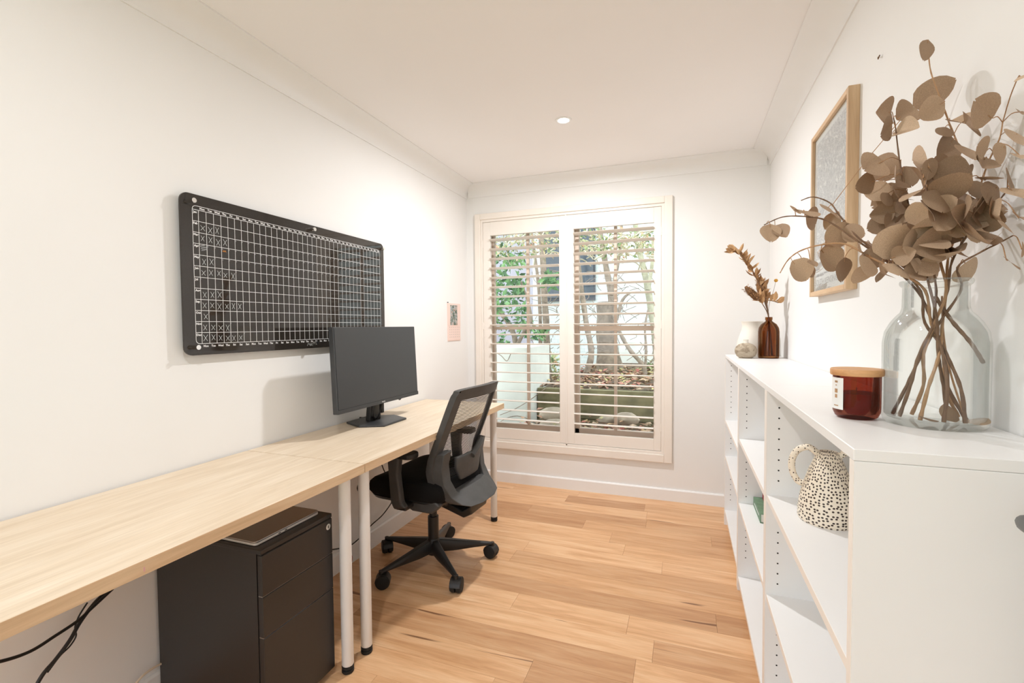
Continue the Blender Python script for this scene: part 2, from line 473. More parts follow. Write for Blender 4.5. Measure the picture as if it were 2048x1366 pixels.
struct(g.obj('wall_front', 'wall'))
def cove(d, h):
    p = [(0, 0), (0, -h), (0.006, -h), (0.006, -h+.010)]
    for i in range(9):
        a = i/8*PI/2
        p.append((0.006+(d-.014)*(1-math.cos(a)), -h+.010+(h-.016)*math.sin(a)))
    p += [(d, -.006), (d, 0)]
    return p
struct(G().prism([(XL+a, ZC+b) for a, b in cove(.10, .095)], 1, Y0, YB).obj('trim_1', 'trimw', smooth=True))
struct(G().prism([(XR-a, ZC+b) for a, b in cove(.11, .095)], 1, Y0, YB).obj('trim_2', 'trimw', smooth=True))
struct(G().prism([(YB-a, ZC+b) for a, b in cove(.095, .092)], 0, XL+.02, XR-.02).obj('trim_3', 'trimw', smooth=True))
def bb(d0, s, h=.085, t=.014):
    return [(d0, 0), (d0+s*t, 0), (d0+s*t, h-.008), (d0+s*(t-.006), h), (d0, h)]
struct(G().prism(bb(YB, -1), 0, XL, XR).obj('baseboard_back', 'trimw'))
struct(G().prism(bb(XL, 1, .10), 1, Y0, YB-.014).obj('baseboard_left', 'trimw'))
struct(G().prism(bb(XR, -1), 1, Y0, YB-.014).obj('baseboard_right', 'trimw'))

# window: casing, sashes, panes
win = holder('window_1', (-.833, YB, WZ0))
cx0, cx1, cz0, cz1 = -1.580, -.078, .271, 2.141
th = .024
for nm, b in (('casing', (cx0, -1.532, cz0, cz1)), ('casing', (-.132, cx1, cz0, cz1)), ('casing', (-1.532, -.132, 2.094, cz1)), ('casing', (-1.532, -.132, cz0, .328))):
    G().box(b[0], b[1], YB-th, YB, b[2], b[3]).obj(nm, 'cream', win, bevel=.004)
for b in ((-1.532, WX0+.002, .328, 2.094), (WX1-.002, -.132, .328, 2.094), (WX0, WX1, 2.074, 2.094), (WX0, WX1, .328, .348)):
    G().box(b[0], b[1], YB-.014, YB+.05, b[2], b[3]).obj('shutter_frame', 'shutter', win, bevel=.002)
SY = YB+.095
for nm, b in (('sash_stile', (WX0, -1.462, WZ0, WZ1)), ('sash_stile', (-.205, WX1, WZ0, WZ1)), ('mullion', (-.900, -.760, WZ0, WZ1)),
              ('sash_rail', (-1.462, -.205, WZ0, .452)), ('sash_rail', (-1.462, -.205, 2.035, WZ1))):
    G().box(b[0], b[1], SY, SY+.045, b[2], b[3]).obj(nm, 'sash', win, bevel=.003)
G().box(-1.462, -.900, SY+.005, SY+.03, 1.218, 1.244).obj('meeting_rail', 'sash', win, bevel=.002)
G().box(-.760, -.205, SY-.012, SY+.03, 1.205, 1.242).obj('meeting_rail', 'sash', win, bevel=.002)
for xm in (-1.176, -.485):
    G().box(xm-.011, xm+.011, SY+.006, SY+.034, .452, 2.035).obj('muntin', 'sash', win, bevel=.002)
for a, b in ((-1.462, -1.187), (-1.165, -.900), (-.760, -.496), (-.474, -.205)):
    for c, d in ((.452, 1.218), (1.244, 2.035)):
        G().box(a, b, SY+.016, SY+.020, c, d).obj('pane', 'glass', win)
G().box(WX0, WX1, YB+.05, SY, WZ0-.02, WZ0+.004).obj('window_sill', 'cream', win)
# plantation shutters
def shutter(x0, x1, ox0, ox1, label):
    t = thing('plantation_shutter', label, 'shutter', ((x0+x1)/2, YB, .35), group='window shutters')
    ya, yb = YB-.008, YB+.022
    G().box(x0, ox0, ya, yb, .350, 2.073).obj('stile', 'shutter', t, bevel=.003)
    G().box(ox1, x1, ya, yb, .350, 2.073).obj('stile', 'shutter', t, bevel=.003)
    G().box(ox0, ox1, ya+.001, yb, 1.966, 2.073).obj('top_rail', 'shutter', t, bevel=.002)
    G().box(ox0, ox1, ya+.001, yb, .350, .432).obj('bottom_rail', 'shutter', t, bevel=.002)
    # louver: elliptical blade, inner edge raised
    prof = []
    for i in range(14):
        a = 2*PI*i/14; prof.append((.0415*math.cos(a), .0056*math.sin(a)))
    tl = math.radians(-5)
    prof = [(p*math.cos(tl)-q*math.sin(tl), p*math.sin(tl)+q*math.cos(tl)) for p, q in prof]
    first = None
    for i in range(20):
        z = 1.930 - i*.07495
        if first is None:
            g = G().prism([(YB+.007+p, z+q) for p, q in prof], 0, ox0+.001, ox1-.001)
            first = g.obj('louver', 'shutter', t, smooth=True); z_first = z
        else:
            c = first.copy(); COL.objects.link(c); c.parent = t; c.location = (0, 0, z-z_first)
    return t
ls = shutter(-1.514, -.837, -1.452, -.889, 'left plantation shutter panel, half hidden behind the office chair')
rs = shutter(-.834, -.153, -.777, -.203, 'right plantation shutter panel beside the bare back wall')
G().box(-.8415, -.8295, YB-.016, YB-.008, .350, 2.073).obj('cover_bead', 'shutter', ls, bevel=.002)
for z in (.52, 1.25, 1.90):
    for xx, s in ((-1.514, ls), (-.153, rs)):
        G().cyl((xx, YB-.012, z-.028), (xx, YB-.012, z+.028), .004, n=8).obj('hinge', 'shutter', s)
G().cyl((-.836, YB-.014, .343), (-.836, YB-.006, .343), .005, n=8).obj('catch', 'chrome', ls)

# downlights
def downlight(x, y, label, watt):
    t = thing('ceiling_downlight', label, 'ceiling light', (x, y, ZC), group='recessed downlights')
    G().lathe((x, y, ZC), [(.030, -.001), (.032, -.004), (.043, -.004), (.045, 0)], 28, cap=False).obj('trim_ring', 'trimw', t, smooth=True)
    G().lathe((x, y, ZC), [(0.0, -.0015), (.030, -.0015)], 28, cap=False).obj('lamp_face', 'lamp', t)
    ld = bpy.data.lights.new('downlight_beam', 'AREA'); ld.shape = 'DISK'; ld.size = .075; ld.energy = watt; ld.color = LAMP_COL
    lo = bpy.data.objects.new('downlight_beam', ld); COL.objects.link(lo); lo.parent = t; lo.location = (0, 0, -.012)
downlight(-.624, 2.535, 'lit recessed white downlight in the ceiling above the window end', LAMP_W)
downlight(-.60, .45, 'recessed white downlight in the ceiling near the doorway, out of view', LAMP_W*.42)

# door standing open along the right wall, only its lever tip shows
dr = holder('door_1', (.475, .3, 0))
G().box(.455, .495, -.10, .755, .012, 2.05).obj('door_leaf', 'trimw', dr, bevel=.003)
g = G().tube(smooth_path([(.455, .69, .985), (.420, .69, .985), (.412, .70, .985), (.408, .73, .985), (.408, .779, .992)], 5), [.010]*19+[.011, .009], 12)
g.obj('lever_handle', 'handle', dr, smooth=True)
G().cyl((.455, .69, .985), (.448, .69, .985), .026, n=24).obj('handle_rose', 'handle', dr, smooth=True)

# ------------------------------------------------------------------ desks
DZ, DT = .755, .032
def desk(y0, y1, label, leg_y):
    x0, x1 = -1.650, -1.079
    t = thing('desk', label, 'desk', ((x0+x1)/2, (y0+y1)/2, 0), group='oak topped desks along the left wall')
    G().box(x0, x1-.0015, y0+.001, y1-.001, DZ-DT, DZ).obj('desk_top', 'desk', t, bevel=.0008, seg=1)
    G().box(x1-.0015, x1, y0+.001, y1-.001, DZ-DT, DZ-.0006).obj('edge_band', 'deskedge', t)
    for yy in leg_y:
        for xx in (x1-.062, x0+.065):
            l = G().lathe((xx, yy, 0), [(.0, .028), (.0200, .028), (.0210, .03), (.0210, DZ-DT-.008), (.04, DZ-DT-.007), (.04, DZ-DT), (0, DZ-DT)], 24).obj('leg', 'legw', t, smooth=True)
            G().lathe((xx, yy, 0), [(0, 0), (.019, 0), (.0215, .004), (.0215, .012), (.018, .013), (.018, .017), (.0215, .018), (.0215, .027), (0, .027)], 20).obj('foot', 'rubber', l, smooth=True)
    return t
d1 = desk(-.02, 1.3805, 'pale oak desk in the foreground with the black drawer unit under it', (.05, 1.345))
d2 = desk(1.3825, 2.772, 'pale oak desk by the window carrying the monitor', (1.452, 2.735))
G().add([(-1.0788, .646, .740), (-1.0788, .649, .740), (-1.0788, .649, .730), (-1.0788, .646, .730)], [(0, 1, 2, 3)]).obj('pink_mark', 'pinkink', d1)

# ------------------------------------------------------------------ drawer pedestal, laptop
cab = thing('drawer_pedestal', 'black steel three-drawer pedestal with a lock, under the desk', 'cabinet', (-1.41, 1.18, 0))
CX0, CX1, CY0, CY1, CZ = -1.640, -1.174, 1.022, 1.318, .587
g = G()
g.box(CX0, CX1-.022, CY0, CY0+.004, .02, CZ-.014); g.box(CX0, CX1-.022, CY1-.004, CY1, .02, CZ-.014)
g.box(CX0, CX0+.004, CY0+.004, CY1-.004, .02, CZ-.014); g.box(CX0, CX1-.022, CY0+.004, CY1-.004, .02, .03)
g.box(CX1-.026, CX1-.022, CY0+.004, CY1-.004, .03, CZ-.014)
g.obj('body', 'cab', cab)
G().box(CX0, CX1-.002, CY0-.001, CY1+.001, CZ-.014, CZ).obj('top_panel', 'cab', cab, bevel=.002)
dzs = [(.446, .570), (.320, .4435), (.03, .3175)]
for i, (a, b) in enumerate(dzs):
    d = G().box(CX1-.020, CX1, CY0+.001, CY1-.001, a, b).obj('drawer_front', 'cab', cab, bevel=.002)
    G().box(CX1-.0195, CX1-.003, CY0+.002, CY1-.002, b-.0005, b+.0022).obj('lip_or_gap_shade', 'alu' if i else 'cabdark', d)  # top drawer's strip is near-black to paint the gap's shade; others are lips
lk = G().cyl((CX1, 1.294, .548), (CX1+.004, 1.294, .548), .0105, n=24).obj('lock', 'chrome', cab, smooth=True)
G().box(CX1+.004, CX1+.0045, 1.2925, 1.2955, .543, .553).obj('keyhole', 'hole', lk)
for xx in (CX0+.05, CX1-.07):
    for yy in (CY0+.05, CY1-.05):
        G().cyl((xx, yy, 0), (xx, yy, .02), .018, n=14).obj('castor', 'rubber', cab)
lap = thing('laptop', 'closed slim aluminium laptop lying on the drawer unit', 'laptop', (-1.33, 1.18, CZ))
def rrect(x0, x1, y0, y1, r, n=5):
    p = []
    for cx, cy, a0 in ((x1-r, y1-r, 0), (x0+r, y1-r, PI/2), (x0+r, y0+r, PI), (x1-r, y0+r, 1.5*PI)):
        for i in range(n+1):
            a = a0+PI/2*i/n; p.append((cx+r*math.cos(a), cy+r*math.sin(a)))
    return p
G().prism(rrect(-1.43, -1.212, 1.035, 1.298, .012), 2, CZ+.0015, CZ+.0085).obj('base', 'silverlit', lap, bevel=.001)
G().prism(rrect(-1.43, -1.212, 1.035, 1.298, .012), 2, CZ+.0092, CZ+.0142).obj('lid', 'alu', lap, bevel=.0015)
for yy in (1.12, 1.145):
    G().box(-1.2123, -1.2115, yy, yy+.009, CZ+.004, CZ+.0065).obj('port', 'hole', lap)
g = G()
for xx in (-1.41, -1.232):
    for yy in (1.055, 1.278): g.cyl((xx, yy, CZ), (xx, yy, CZ+.0015), .006, n=10)
g.obj('rubber_feet', 'rubber', lap)

# ------------------------------------------------------------------ monitor
MX, MY, MZ = -1.454, 2.006, 1.053
MW, MH = .667, .392
mon = thing('monitor', 'large black flat monitor on a faceted stand on the window desk', 'monitor', (-1.50, 2.01, DZ))
ti = math.radians(2.6)
def mp_(u, v, d):                                     # u along +y, v up, d towards +x
    return Vector((MX+d*math.cos(ti)-v*math.sin(ti), MY+u, MZ+v*math.cos(ti)+d*math.sin(ti)))
def mbox(u0, u1, v0, v1, d0, d1):
    return G().add([mp_(u, v, d) for d in (d0, d1) for u, v in ((u0, v0), (u1, v0), (u1, v1), (u0, v1))],
                   [(0, 1, 2, 3), (4, 5, 6, 7), (0, 1, 5, 4), (1, 2, 6, 5), (2, 3, 7, 6), (3, 0, 4, 7)])
mbox(-MW/2, MW/2, -MH/2, MH/2, -.028, 0).obj('housing', 'bezel', mon, bevel=.003)
mbox(-.20, .20, -.15, .10, -.058, -.028).obj('rear_hump', 'blackp', mon, bevel=.012)
mbox(-MW/2+.006, MW/2-.006, -MH/2+.020, MH/2-.006, 0, .0012).obj('screen', 'screen', mon)
mbox(-MW/2+.001, MW/2-.001, -MH/2+.001, -MH/2+.019, 0, .003).obj('chin', 'bezel', mon)
g = G(); put_text(g, 'PHILIPS', lambda a, b: mp_(a, b-MH/2+.0065, .0034), .0085, .01, center=True)
g.obj('maker_name', 'white', mon)
g = G()
g.sections([[Vector((-1.545, 2.035+s*.045, DZ+.008)), Vector((-1.515, 2.035+s*.045, DZ+.008)), Vector((-1.500, 2.035+s*.040, 1.02)), Vector((-1.522, 2.035+s*.040, 1.02))] for s in (-1, 1)])
g.obj('neck', 'blackp', mon, bevel=.004)
hexa = [(-1.62, 1.935), (-1.495, 1.875), (-1.385, 1.930), (-1.385, 2.125), (-1.50, 2.180), (-1.62, 2.11)]
G().prism(hexa, 2, DZ, DZ+.010).obj('stand_base', 'bezel', mon, bevel=.003)
for i, (pts, r) in enumerate(((((-1.485, 2.00, .90), (-1.49, 1.985, .83), (-1.50, 2.00, .785), (-1.545, 2.07, .772), (-1.625, 2.12, .765)), .004),
              (((-1.485, 2.06, .90), (-1.475, 2.03, .83), (-1.495, 2.02, .775), (-1.56, 2.05, .764), (-1.635, 2.06, .762)), .004),
              (((-1.482, 2.17, .895), (-1.475, 2.19, .85), (-1.487, 2.23, .852), (-1.495, 2.245, .895)), .0035))):
    G().tube(smooth_path(pts, 6), r, 8).obj('video_cable', 'cord', mon, smooth=True)
G().box(-1.492, -1.474, 2.035, 2.055, .80, .895).obj('cable_plug', 'cord', mon, bevel=.004)

# ------------------------------------------------------------------ wall planner
PX = -1.632
pl = thing('wall_planner', 'black acrylic year planner with a white grid, mounted on the wall', 'planner board', (PX, 1.71, 1.15))
poly = rrect(1.130, 2.293, 1.152, 1.724, .030, 6)
G().prism(poly, 0, PX-.006, PX).obj('board', 'acrylic', pl)
for yy, zz in ((1.165, 1.696), (1.735, 1.703), (2.266, 1.694), (1.165, 1.181), (1.735, 1.176), (2.266, 1.186)):
    so = G().cyl((XL, yy, zz), (PX+.020, yy, zz), .0070, n=18).obj('standoff', 'chrome', pl, smooth=True)
    G().cyl((PX+.020, yy, zz), (PX+.024, yy, zz), .0085, n=18).obj('cap', 'chrome', so, smooth=True)
def pq(y, z, e=.0006): return (PX+e, y, z)
GY0, GY1, GC0, GZ0, GZ1, GH = 1.173, 2.254, 1.195, 1.193, 1.684, 1.670
cw = (GY1-GC0)/37; rh = (GH-GZ0)/12
g = G(); lw = .0016
def bar(y0, y1, z0, z1): g.add([pq(y0, z0), pq(y1, z0), pq(y1, z1), pq(y0, z1)], [(0, 1, 2, 3)])
for i in range(12):
    z = GH-i*rh; bar(GY0, GY1, z-lw/2, z+lw/2)
for i in range(37):
    yv = GC0+i*cw; bar(yv-lw/2, yv+lw/2, GZ0, GH)
ou = rrect(GY0-lw/2, GY1+lw/2, GZ0-lw/2, GZ1+lw/2, .014); inn = rrect(GY0+lw/2, GY1-lw/2, GZ0+lw/2, GZ1-lw/2, .013)
n = len(ou)
g.add([pq(a, b) for a, b in ou]+[pq(a, b) for a, b in inn], [(i, (i+1) % n, n+(i+1) % n, n+i) for i in range(n)])
g.obj('printed_grid', 'white', pl)
days = ['Mon', 'Tue', 'Wed', 'Thu', 'Fri', 'Sat', 'Sun']
months = ['Jan', 'Feb', 'Mar', 'Apr', 'May', 'Jun', 'Jul', 'Aug', 'Sep', 'Oct', 'Nov', 'Dec']
g = G()
for i in range(37):
    yc = GC0+(i+.5)*cw
    put_text(g, days[i % 7], lambda a, b: pq(yc+a, GH+.0035+b, .0007), .0105, .028, center=True)
    put_text(g, days[i % 7], lambda a, b: pq(yc+a, GZ0-.0125+b, .0007), .0105, .028, center=True)
g.obj('day_names', 'white', pl)
g = G()
for i, mo in enumerate(months):
    put_text(g, mo, lambda a, b: pq(GY0+.0025+a, GH-i*rh-.0115+b, .0007), .0108, .03)
g.obj('month_names', 'white', pl)
g = G()
def stroke(gg, pts, wd=.0012, e=.0009):
    for (a, b), (c, d) in zip(pts, pts[1:]):
        dx, dy = c-a, d-b; L = math.hypot(dx, dy) or 1; nx, ny = -dy/L*wd/2, dx/L*wd/2
        gg.add([pq(a+nx, b+ny, e), pq(c+nx, d+ny, e), pq(c-nx, d-ny, e), pq(a-nx, b-ny, e)], [(0, 1, 2, 3)])
crosses = {1: 3, 2: 4, 4: 2, 5: 5, 7: 3, 8: 6, 9: 1, 10: 4, 11: 6}
for r, c in crosses.items():
    for i in range(c):
        a = GC0+(i+.5)*cw+random.uniform(-.002, .002); b = GH-(r+.52)*rh+random.uniform(-.003, .003); s = random.uniform(.0062, .0085); hgt = random.uniform(.0085, .012)
        stroke(g, [(a-s, b+hgt), (a+s*.9, b-hgt)]); stroke(g, [(a+s, b+hgt*.95), (a-s*.95, b-hgt)])
g.obj('chalk_crosses', 'chalk', pl)
g = G()
first_day = {0: 0, 2: 4, 3: 0, 4: 2, 5: 5, 6: 0, 8: 6, 9: 1, 10: 4, 11: 6, 1: 3}
for r, c0 in first_day.items():
    cnt = 1 if r in (0, 1, 6, 8, 9, 10, 11, 5) else (30 if r != 4 else 31)
    for q in range(cnt):
        if c0+q > 36: break
        put_text(g, str(q+1), lambda a, b: pq(GC0+(c0+q)*cw+.0022+a, GH-r*rh-.0075+b, .0008), .0062, .0)
g.obj('date_numbers', 'chalk', pl)
g = G()
for k_, (bz, n_) in enumerate(((-.014, 7), (-.021, 9), (-.028, 8))):
    pts = [(GC0+.004+k_*.002+i*.0026, GH-3*rh+bz+.004+(i % 2)*.005+i*.0008) for i in range(n_)]
    stroke(g, pts, .0009)
g.obj('handwriting', 'chalk', pl)
g = G(); stroke(g, [(GC0+3*cw+.004+i*.0024, GH-3*rh-.0155+(i % 2)*.006) for i in range(7)], .0012); g.obj('orange_note', 'orange', pl)
g = G()
for a in range(3): stroke(g, [(1.695+i*.005+a*.012, 1.163+((i*7+a*3) % 4)*.004) for i in range(6)], .001)
g.obj('maker_mark', 'chalk', pl)

# ------------------------------------------------------------------ wall calendar
cl = thing('wall_calendar', 'small pink picture calendar on the left wall near the window', 'calendar', (XL, 3.21, 1.14))
cb = G().box(XL, XL+.004, 3.108, 3.318, 1.137, 1.423).obj('backing', 'pink', cl)
G().box(XL+.004, XL+.006, 3.110, 3.316, 1.255, 1.421).obj('picture_sheet', 'pink', cl)
G().box(XL+.006, XL+.0064, 3.148, 3.262, 1.258, 1.410).obj('picture', 'calpic', cl)
G().box(XL+.004, XL+.006, 3.112, 3.314, 1.142, 1.252).obj('date_sheet', 'pink', cl)
g = G()
for i in range(5):
    for j in range(6):
        a = 3.135+j*.030; b = 1.165+i*.0185
        g.add([(XL+.0064, a, b), (XL+.0064, a+.006, b), (XL+.0064, a+.006, b+.005), (XL+.0064, a, b+.005)], [(0, 1, 2, 3)])
g.obj('printed_dates', 'print', cl)
G().cyl((XL, 3.112, 1.427), (XL+.010, 3.112, 1.427), .003, n=10).obj('pin', 'rubber', cl)

# ------------------------------------------------------------------ office chair
ch = thing('office_chair', 'black mesh-back office swivel chair drawn up to the window desk', 'chair', (-1.235, 2.130, 0), math.radians(86.3))
L = dict(local=True)
base = G().lathe((0, 0, 0), [(.0, .055), (.030, .055), (.036, .075), (.036, .125), (.030, .140), (0, .140)], 24).obj('base_hub', 'blackp', ch, smooth=True, **L)
for i in range(5):
    a = math.radians(-113+72*i-86.3)
    d = Vector((math.cos(a), math.sin(a), 0)); sd = Vector((-math.sin(a), math.cos(a), 0))
    secs = []
    for r, zt, zb, hw in ((.02, .135, .070, .026), (.10, .122, .066, .023), (.20, .104, .070, .018), (.285, .090, .072, .014), (.312, .084, .072, .012)):
        secs.append([d*r+sd*hw*.55+Vector((0, 0, zt)), d*r-sd*hw*.55+Vector((0, 0, zt)), d*r-sd*hw+Vector((0, 0, (zt+zb)/2)), d*r-sd*hw*.8+Vector((0, 0, zb)), d*r+sd*hw*.8+Vector((0, 0, zb)), d*r+sd*hw+Vector((0, 0, (zt+zb)/2))])
    G().sections(secs).obj('base_arm', 'blackp', ch, smooth=True, bevel=.003, **L)
    p = d*.312
    ca = bpy.data.objects.new('castor', None); COL.objects.link(ca); ca.parent = ch; ca.empty_display_size = .02; WM[ca.name] = WM[ch.name]
    ax = Vector((math.cos(a+.9), math.sin(a+.9), 0))
    G().cyl(p+Vector((0, 0, .084)), p+Vector((0, 0, .050)), .011, n=12).obj('stem', 'blackp', ca, smooth=True, **L)
    wc = p+Vector((-ax.y, ax.x, 0))*.008+Vector((0, 0, .035))
    for s in (-1, 1):
        pts = [wc+ax*s*q for q in (.003, .005, .020, .027, .029)]
        G().tube(pts, [.032, .035, .035, .032, .022], 24).obj('wheel', 'rubber', ca, smooth=True, **L)
    secs = []
    for q in range(9):
        t = PI*q/8
        o = Vector((-ax.y, ax.x, 0))*math.cos(t)*.036+Vector((0, 0, 1))*math.sin(t)*.036
        secs.append([wc+o+ax*.0245, wc+o-ax*.0245, wc+o*.93-ax*.0245, wc+o*.93+ax*.0245])
    G().sections(secs).obj('hood', 'blackp', ca, smooth=True, **L)
G().cyl((0, 0, .13), (0, 0, .255), .028, n=24).obj('column_shroud', 'blackp', ch, smooth=True, **L)
G().cyl((0, 0, .25), (0, 0, .385), .020, n=24).obj('gas_lift', 'blackp', ch, smooth=True, **L)
g = G().box(-.09, .09, -.14, .10, .345, .405)
g.obj('tilt_mechanism', 'blackp', ch, bevel=.02, seg=3, **L)
# seat cushion: rounded square with a waterfall front
def seat_pt(rho, ang):
    c, s = math.cos(ang), math.sin(ang); e = 0.32
    return (.245*rho*math.copysign(abs(c)**e, c), .235*rho*math.copysign(abs(s)**e, s)+.025)
secs = []
for rho, z in ((.80, .412), (.95, .420), (1.0, .440), (1.0, .470), (.975, .492), (.90, .505), (.70, .510), (.35, .506), (.02, .504)):
    ring = []
    for i in range(48):
        x_, y_ = seat_pt(rho, 2*PI*i/48)
        dz = -.030*max(0, (y_-.10)/.16)**2 if z > .45 else 0
        ring.append(Vector((x_, y_, z+dz+.010*(abs(x_)/.245)**3*(1 if z > .48 else 0))))
    secs.append(ring)
G().sections(secs).obj('seat_cushion', 'fabric', ch, smooth=True, **L)
secs = [[Vector((*seat_pt(r, 2*PI*i/32), z)) for i in range(32)] for r, z in ((.70, .392), (.90, .398), (.94, .414))]
G().sections(secs).obj('seat_pan', 'blackp', ch, smooth=True, **L)
# backrest surface
prof = [(.395, -.200), (.422, -.162), (.489, -.128), (.56, -.120), (.621, -.134), (.767, -.193), (.957, -.262)]
def edge_y(z):
    if z <= prof[0][0]: return prof[0][1]
    for (a, b), (c, d) in zip(prof, prof[1:]):
        if z <= c:
            return b+(d-b)*(z-a)/(c-a)
    return prof[-1][1]
def back_pt(u, z, off=0.0):
    return Vector((u, edge_y(z)-.052*(1-min(1, (u/.225))**2 if abs(u) < .225 else 0)-off, z))
def outline(scale=1.0, n=8):
    pts = [(-.14, .400), (-.195, .440), (-.218, .52), (-.224, .62), (-.222, .76), (-.214, .90), (-.205, .938), (-.180, .956), (0, .962),
           (.180, .956), (.205, .938), (.214, .90), (.222, .76), (.224, .62), (.218, .52), (.195, .440), (.14, .400), (0, .395)]
    out = []
    m = len(pts)
    for i in range(m):
        p0, p1, p2, p3 = [Vector((*pts[(i+q) % m], 0)) for q in (-1, 0, 1, 2)]
        for q in range(n):
            t = q/n
            v = 0.5*((2*p1)+(p2-p0)*t+(2*p0-5*p1+4*p2-p3)*t*t+(3*p1-p0-3*p2+p3)*t**3)
            out.append((v.x, v.y))
    return out
ol = outline(n=4)
secs = []
m = len(ol)
for i, (u, z) in enumerate(ol):
    du, dz = ol[(i+1) % m][0]-ol[i-1][0], ol[(i+1) % m][1]-ol[i-1][1]
    q = math.hypot(du, dz); nu, nz = dz/q, -du/q
    if nu*u+nz*(z-.68) > 0: nu, nz = -nu, -nz         # inward
    wd = (.040+.014*max(0, (z-.90)/.06)) if z > .62 else .040+.030*min(1, (.62-z)/.12)
    a = back_pt(u, z, -.012); b = back_pt(u, z, .020); c = back_pt(u+nu*wd, z+nz*wd, .016); d = back_pt(u+nu*wd, z+nz*wd, -.006)
    secs.append([a, b, c, d])
G().sections(secs, closed=True).obj('back_frame', 'grip', ch, smooth=True, bevel=.004, **L)
def mesh_fn(s, t):
    z = lerp(.425, .950, t); k_ = 1.0
    hw = .208 if z > .5 else lerp(.165, .208, (z-.425)/.075)
    if z > .92: hw = lerp(.208, .185, (z-.92)/.03)
    return back_pt((s*2-1)*hw, z, .003)
G().grid(mesh_fn, 16, 26).obj('back_mesh', 'weave', ch, smooth=True, **L)
# yoke: deep U behind the lower back
yk = [(-.214, .650), (-.214, .58), (-.210, .50), (-.200, .445), (-.180, .412), (-.145, .398), (-.06, .394), (.06, .394), (.145, .398), (.180, .412), (.200, .445), (.210, .50), (.214, .58), (.214, .650)]
secs = []
for i, (u, z) in enumerate(yk):
    t = abs(i/(len(yk)-1)*2-1)                         # 1 at the arm tips, 0 at the bottom
    side = min(1, abs(u)/.20)**5
    inw = Vector((-math.copysign(side, u), 0, 1-side*.75)).normalized()
    wd = lerp(.072, .056, t); dp = lerp(.072, .042, max(0, (t-.35)/.65))
    o = back_pt(u, z, .012); q = back_pt(u, z, .012+dp)
    if abs(u) > .12: q.x -= math.copysign(.006, u)
    e = u+inw.x*wd; h = z+inw.z*wd
    secs.append([o, q, back_pt(e, h, .010+dp*.72), back_pt(e, h, .010)])
G().sections(secs).obj('back_yoke', 'grip', ch, smooth=True, bevel=.008, **L)
# lumbar pad and its bracket
def lum(s, t): return back_pt((s*2-1)*lerp(.085, .118, min(1, t*1.8)), lerp(.500, .618, t), .040+.010*math.sin(PI*t))
g = G().grid(lum, 10, 8)
g.obj('lumbar_pad', 'grip', ch, smooth=True, solid=.022, bevel=.006, **L)
G().tube(smooth_path([back_pt(0, .60, .055), back_pt(.06, .63, .050), back_pt(.13, .645, .040), back_pt(.195, .640, .030)], 4), .016, 8).obj('lumbar_arm', 'grip', ch, smooth=True, **L)
secs = []
for yy, z, hw, hh in ((-.285, .405, .060, .026), (-.275, .355, .095, .022), (-.225, .325, .090, .020), (-.14, .345, .075, .024), (-.06, .365, .070, .024)):
    secs.append([Vector((-hw, yy, z+hh)), Vector((hw, yy, z+hh)), Vector((hw*.8, yy, z-hh)), Vector((-hw*.8, yy, z-hh))])
G().sections(secs).obj('back_bracket', 'blackp', ch, smooth=True, bevel=.006, **L)
for s in (-1, 1):
    poly = [(.030, .440), (-.055, .476), (-.090, .470), (-.165, .408), (-.120, .366), (-.010, .366), (.045, .392)]
    G().prism([(-a*-1-.02, b) for a, b in poly], 0, s*.165, s*.225).obj('hinge_cover', 'grip', ch, bevel=.010, seg=3, **L)
    ar = G()
    x0, x1 = (s*.262, s*.300)
    pp = [(.055, .640), (-.015, .640), (-.005, .560), (-.022, .430), (-.045, .405), (.020, .392), (.038, .425)]
    post = ar.prism(pp, 0, min(x0, x1), max(x0, x1)).obj('arm_post', 'grip', ch, bevel=.010, seg=3, **L)
    G().box(min(s*.12, s*.285), max(s*.12, s*.285), -.040, .022, .386, .412).obj('arm_link', 'blackp', ch, bevel=.008, **L)
    po = rrect(-.042, .042, -.125, .125, .03)
    G().prism([(s*.280+a, .028+b) for a, b in po], 2, .640, .668).obj('arm_pad', 'blackp', ch, bevel=.008, seg=3, **L)

# ------------------------------------------------------------------ bookcases
BX0, BX1, BZ = .237, .517, 1.060
def bookcase(y0, y1, zs, label):
    t = thing('bookcase', label, 'bookcase', ((BX0+BX1)/2, (y0+y1)/2, 0), group='low white bookcases along the right wall')
    tk = .018
    for a, b in ((y0, y0+tk), (y1-tk, y1)):
        sp = G().box(BX0+.001, BX1, a, b, 0, BZ-tk-.0003).obj('side_panel', 'shelfw', t, bevel=.0008, seg=1)
        G().box(BX0, BX0+.001, a+.0003, b-.0003, 0, BZ-tk).obj('edge_strip', 'shelfe', sp)
    G().box(BX0, BX1, y0, y1, BZ-tk, BZ).obj('top_board', 'shelfw', t, bevel=.0012, seg=1)
    for z in zs:
        sh = G().box(BX0+.004, BX1-.008, y0+tk, y1-tk, z-tk, z).obj('shelf', 'shelfw', t)
        G().box(BX0+.003, BX0+.004, y0+tk, y1-tk, z-tk, z-.0003).obj('edge_strip', 'shelfe', sh)
    G().box(BX1-.008, BX1-.004, y0+tk, y1-tk, .0, BZ-tk).obj('back_panel', 'shelfw', t)
    G().box(BX0+.030, BX0+.046, y0+tk, y1-tk, 0, zs[-1]-tk).obj('plinth', 'shelfw', t)
    g = G()
    z = .16
    while z < 1.0:
        if min(abs(z-q+.009) for q in zs) > .03:
            for xx in (BX0+.034, BX1-.05):
                for yy, s in ((y0+tk, 1), (y1-tk, -1)):
                    vs = [(xx+.0026*math.cos(2*PI*i/8), yy+s*.0004, z+.0026*math.sin(2*PI*i/8)) for i in range(8)]
                    g.add(vs, [tuple(range(8))])
        z += .032
    g.obj('peg_holes', 'hole', t, kind='stuff')
    return t
bookcase(.823, 1.622, (.722, .412, .080), 'nearest low white bookcase with a spotted jug on its shelf')
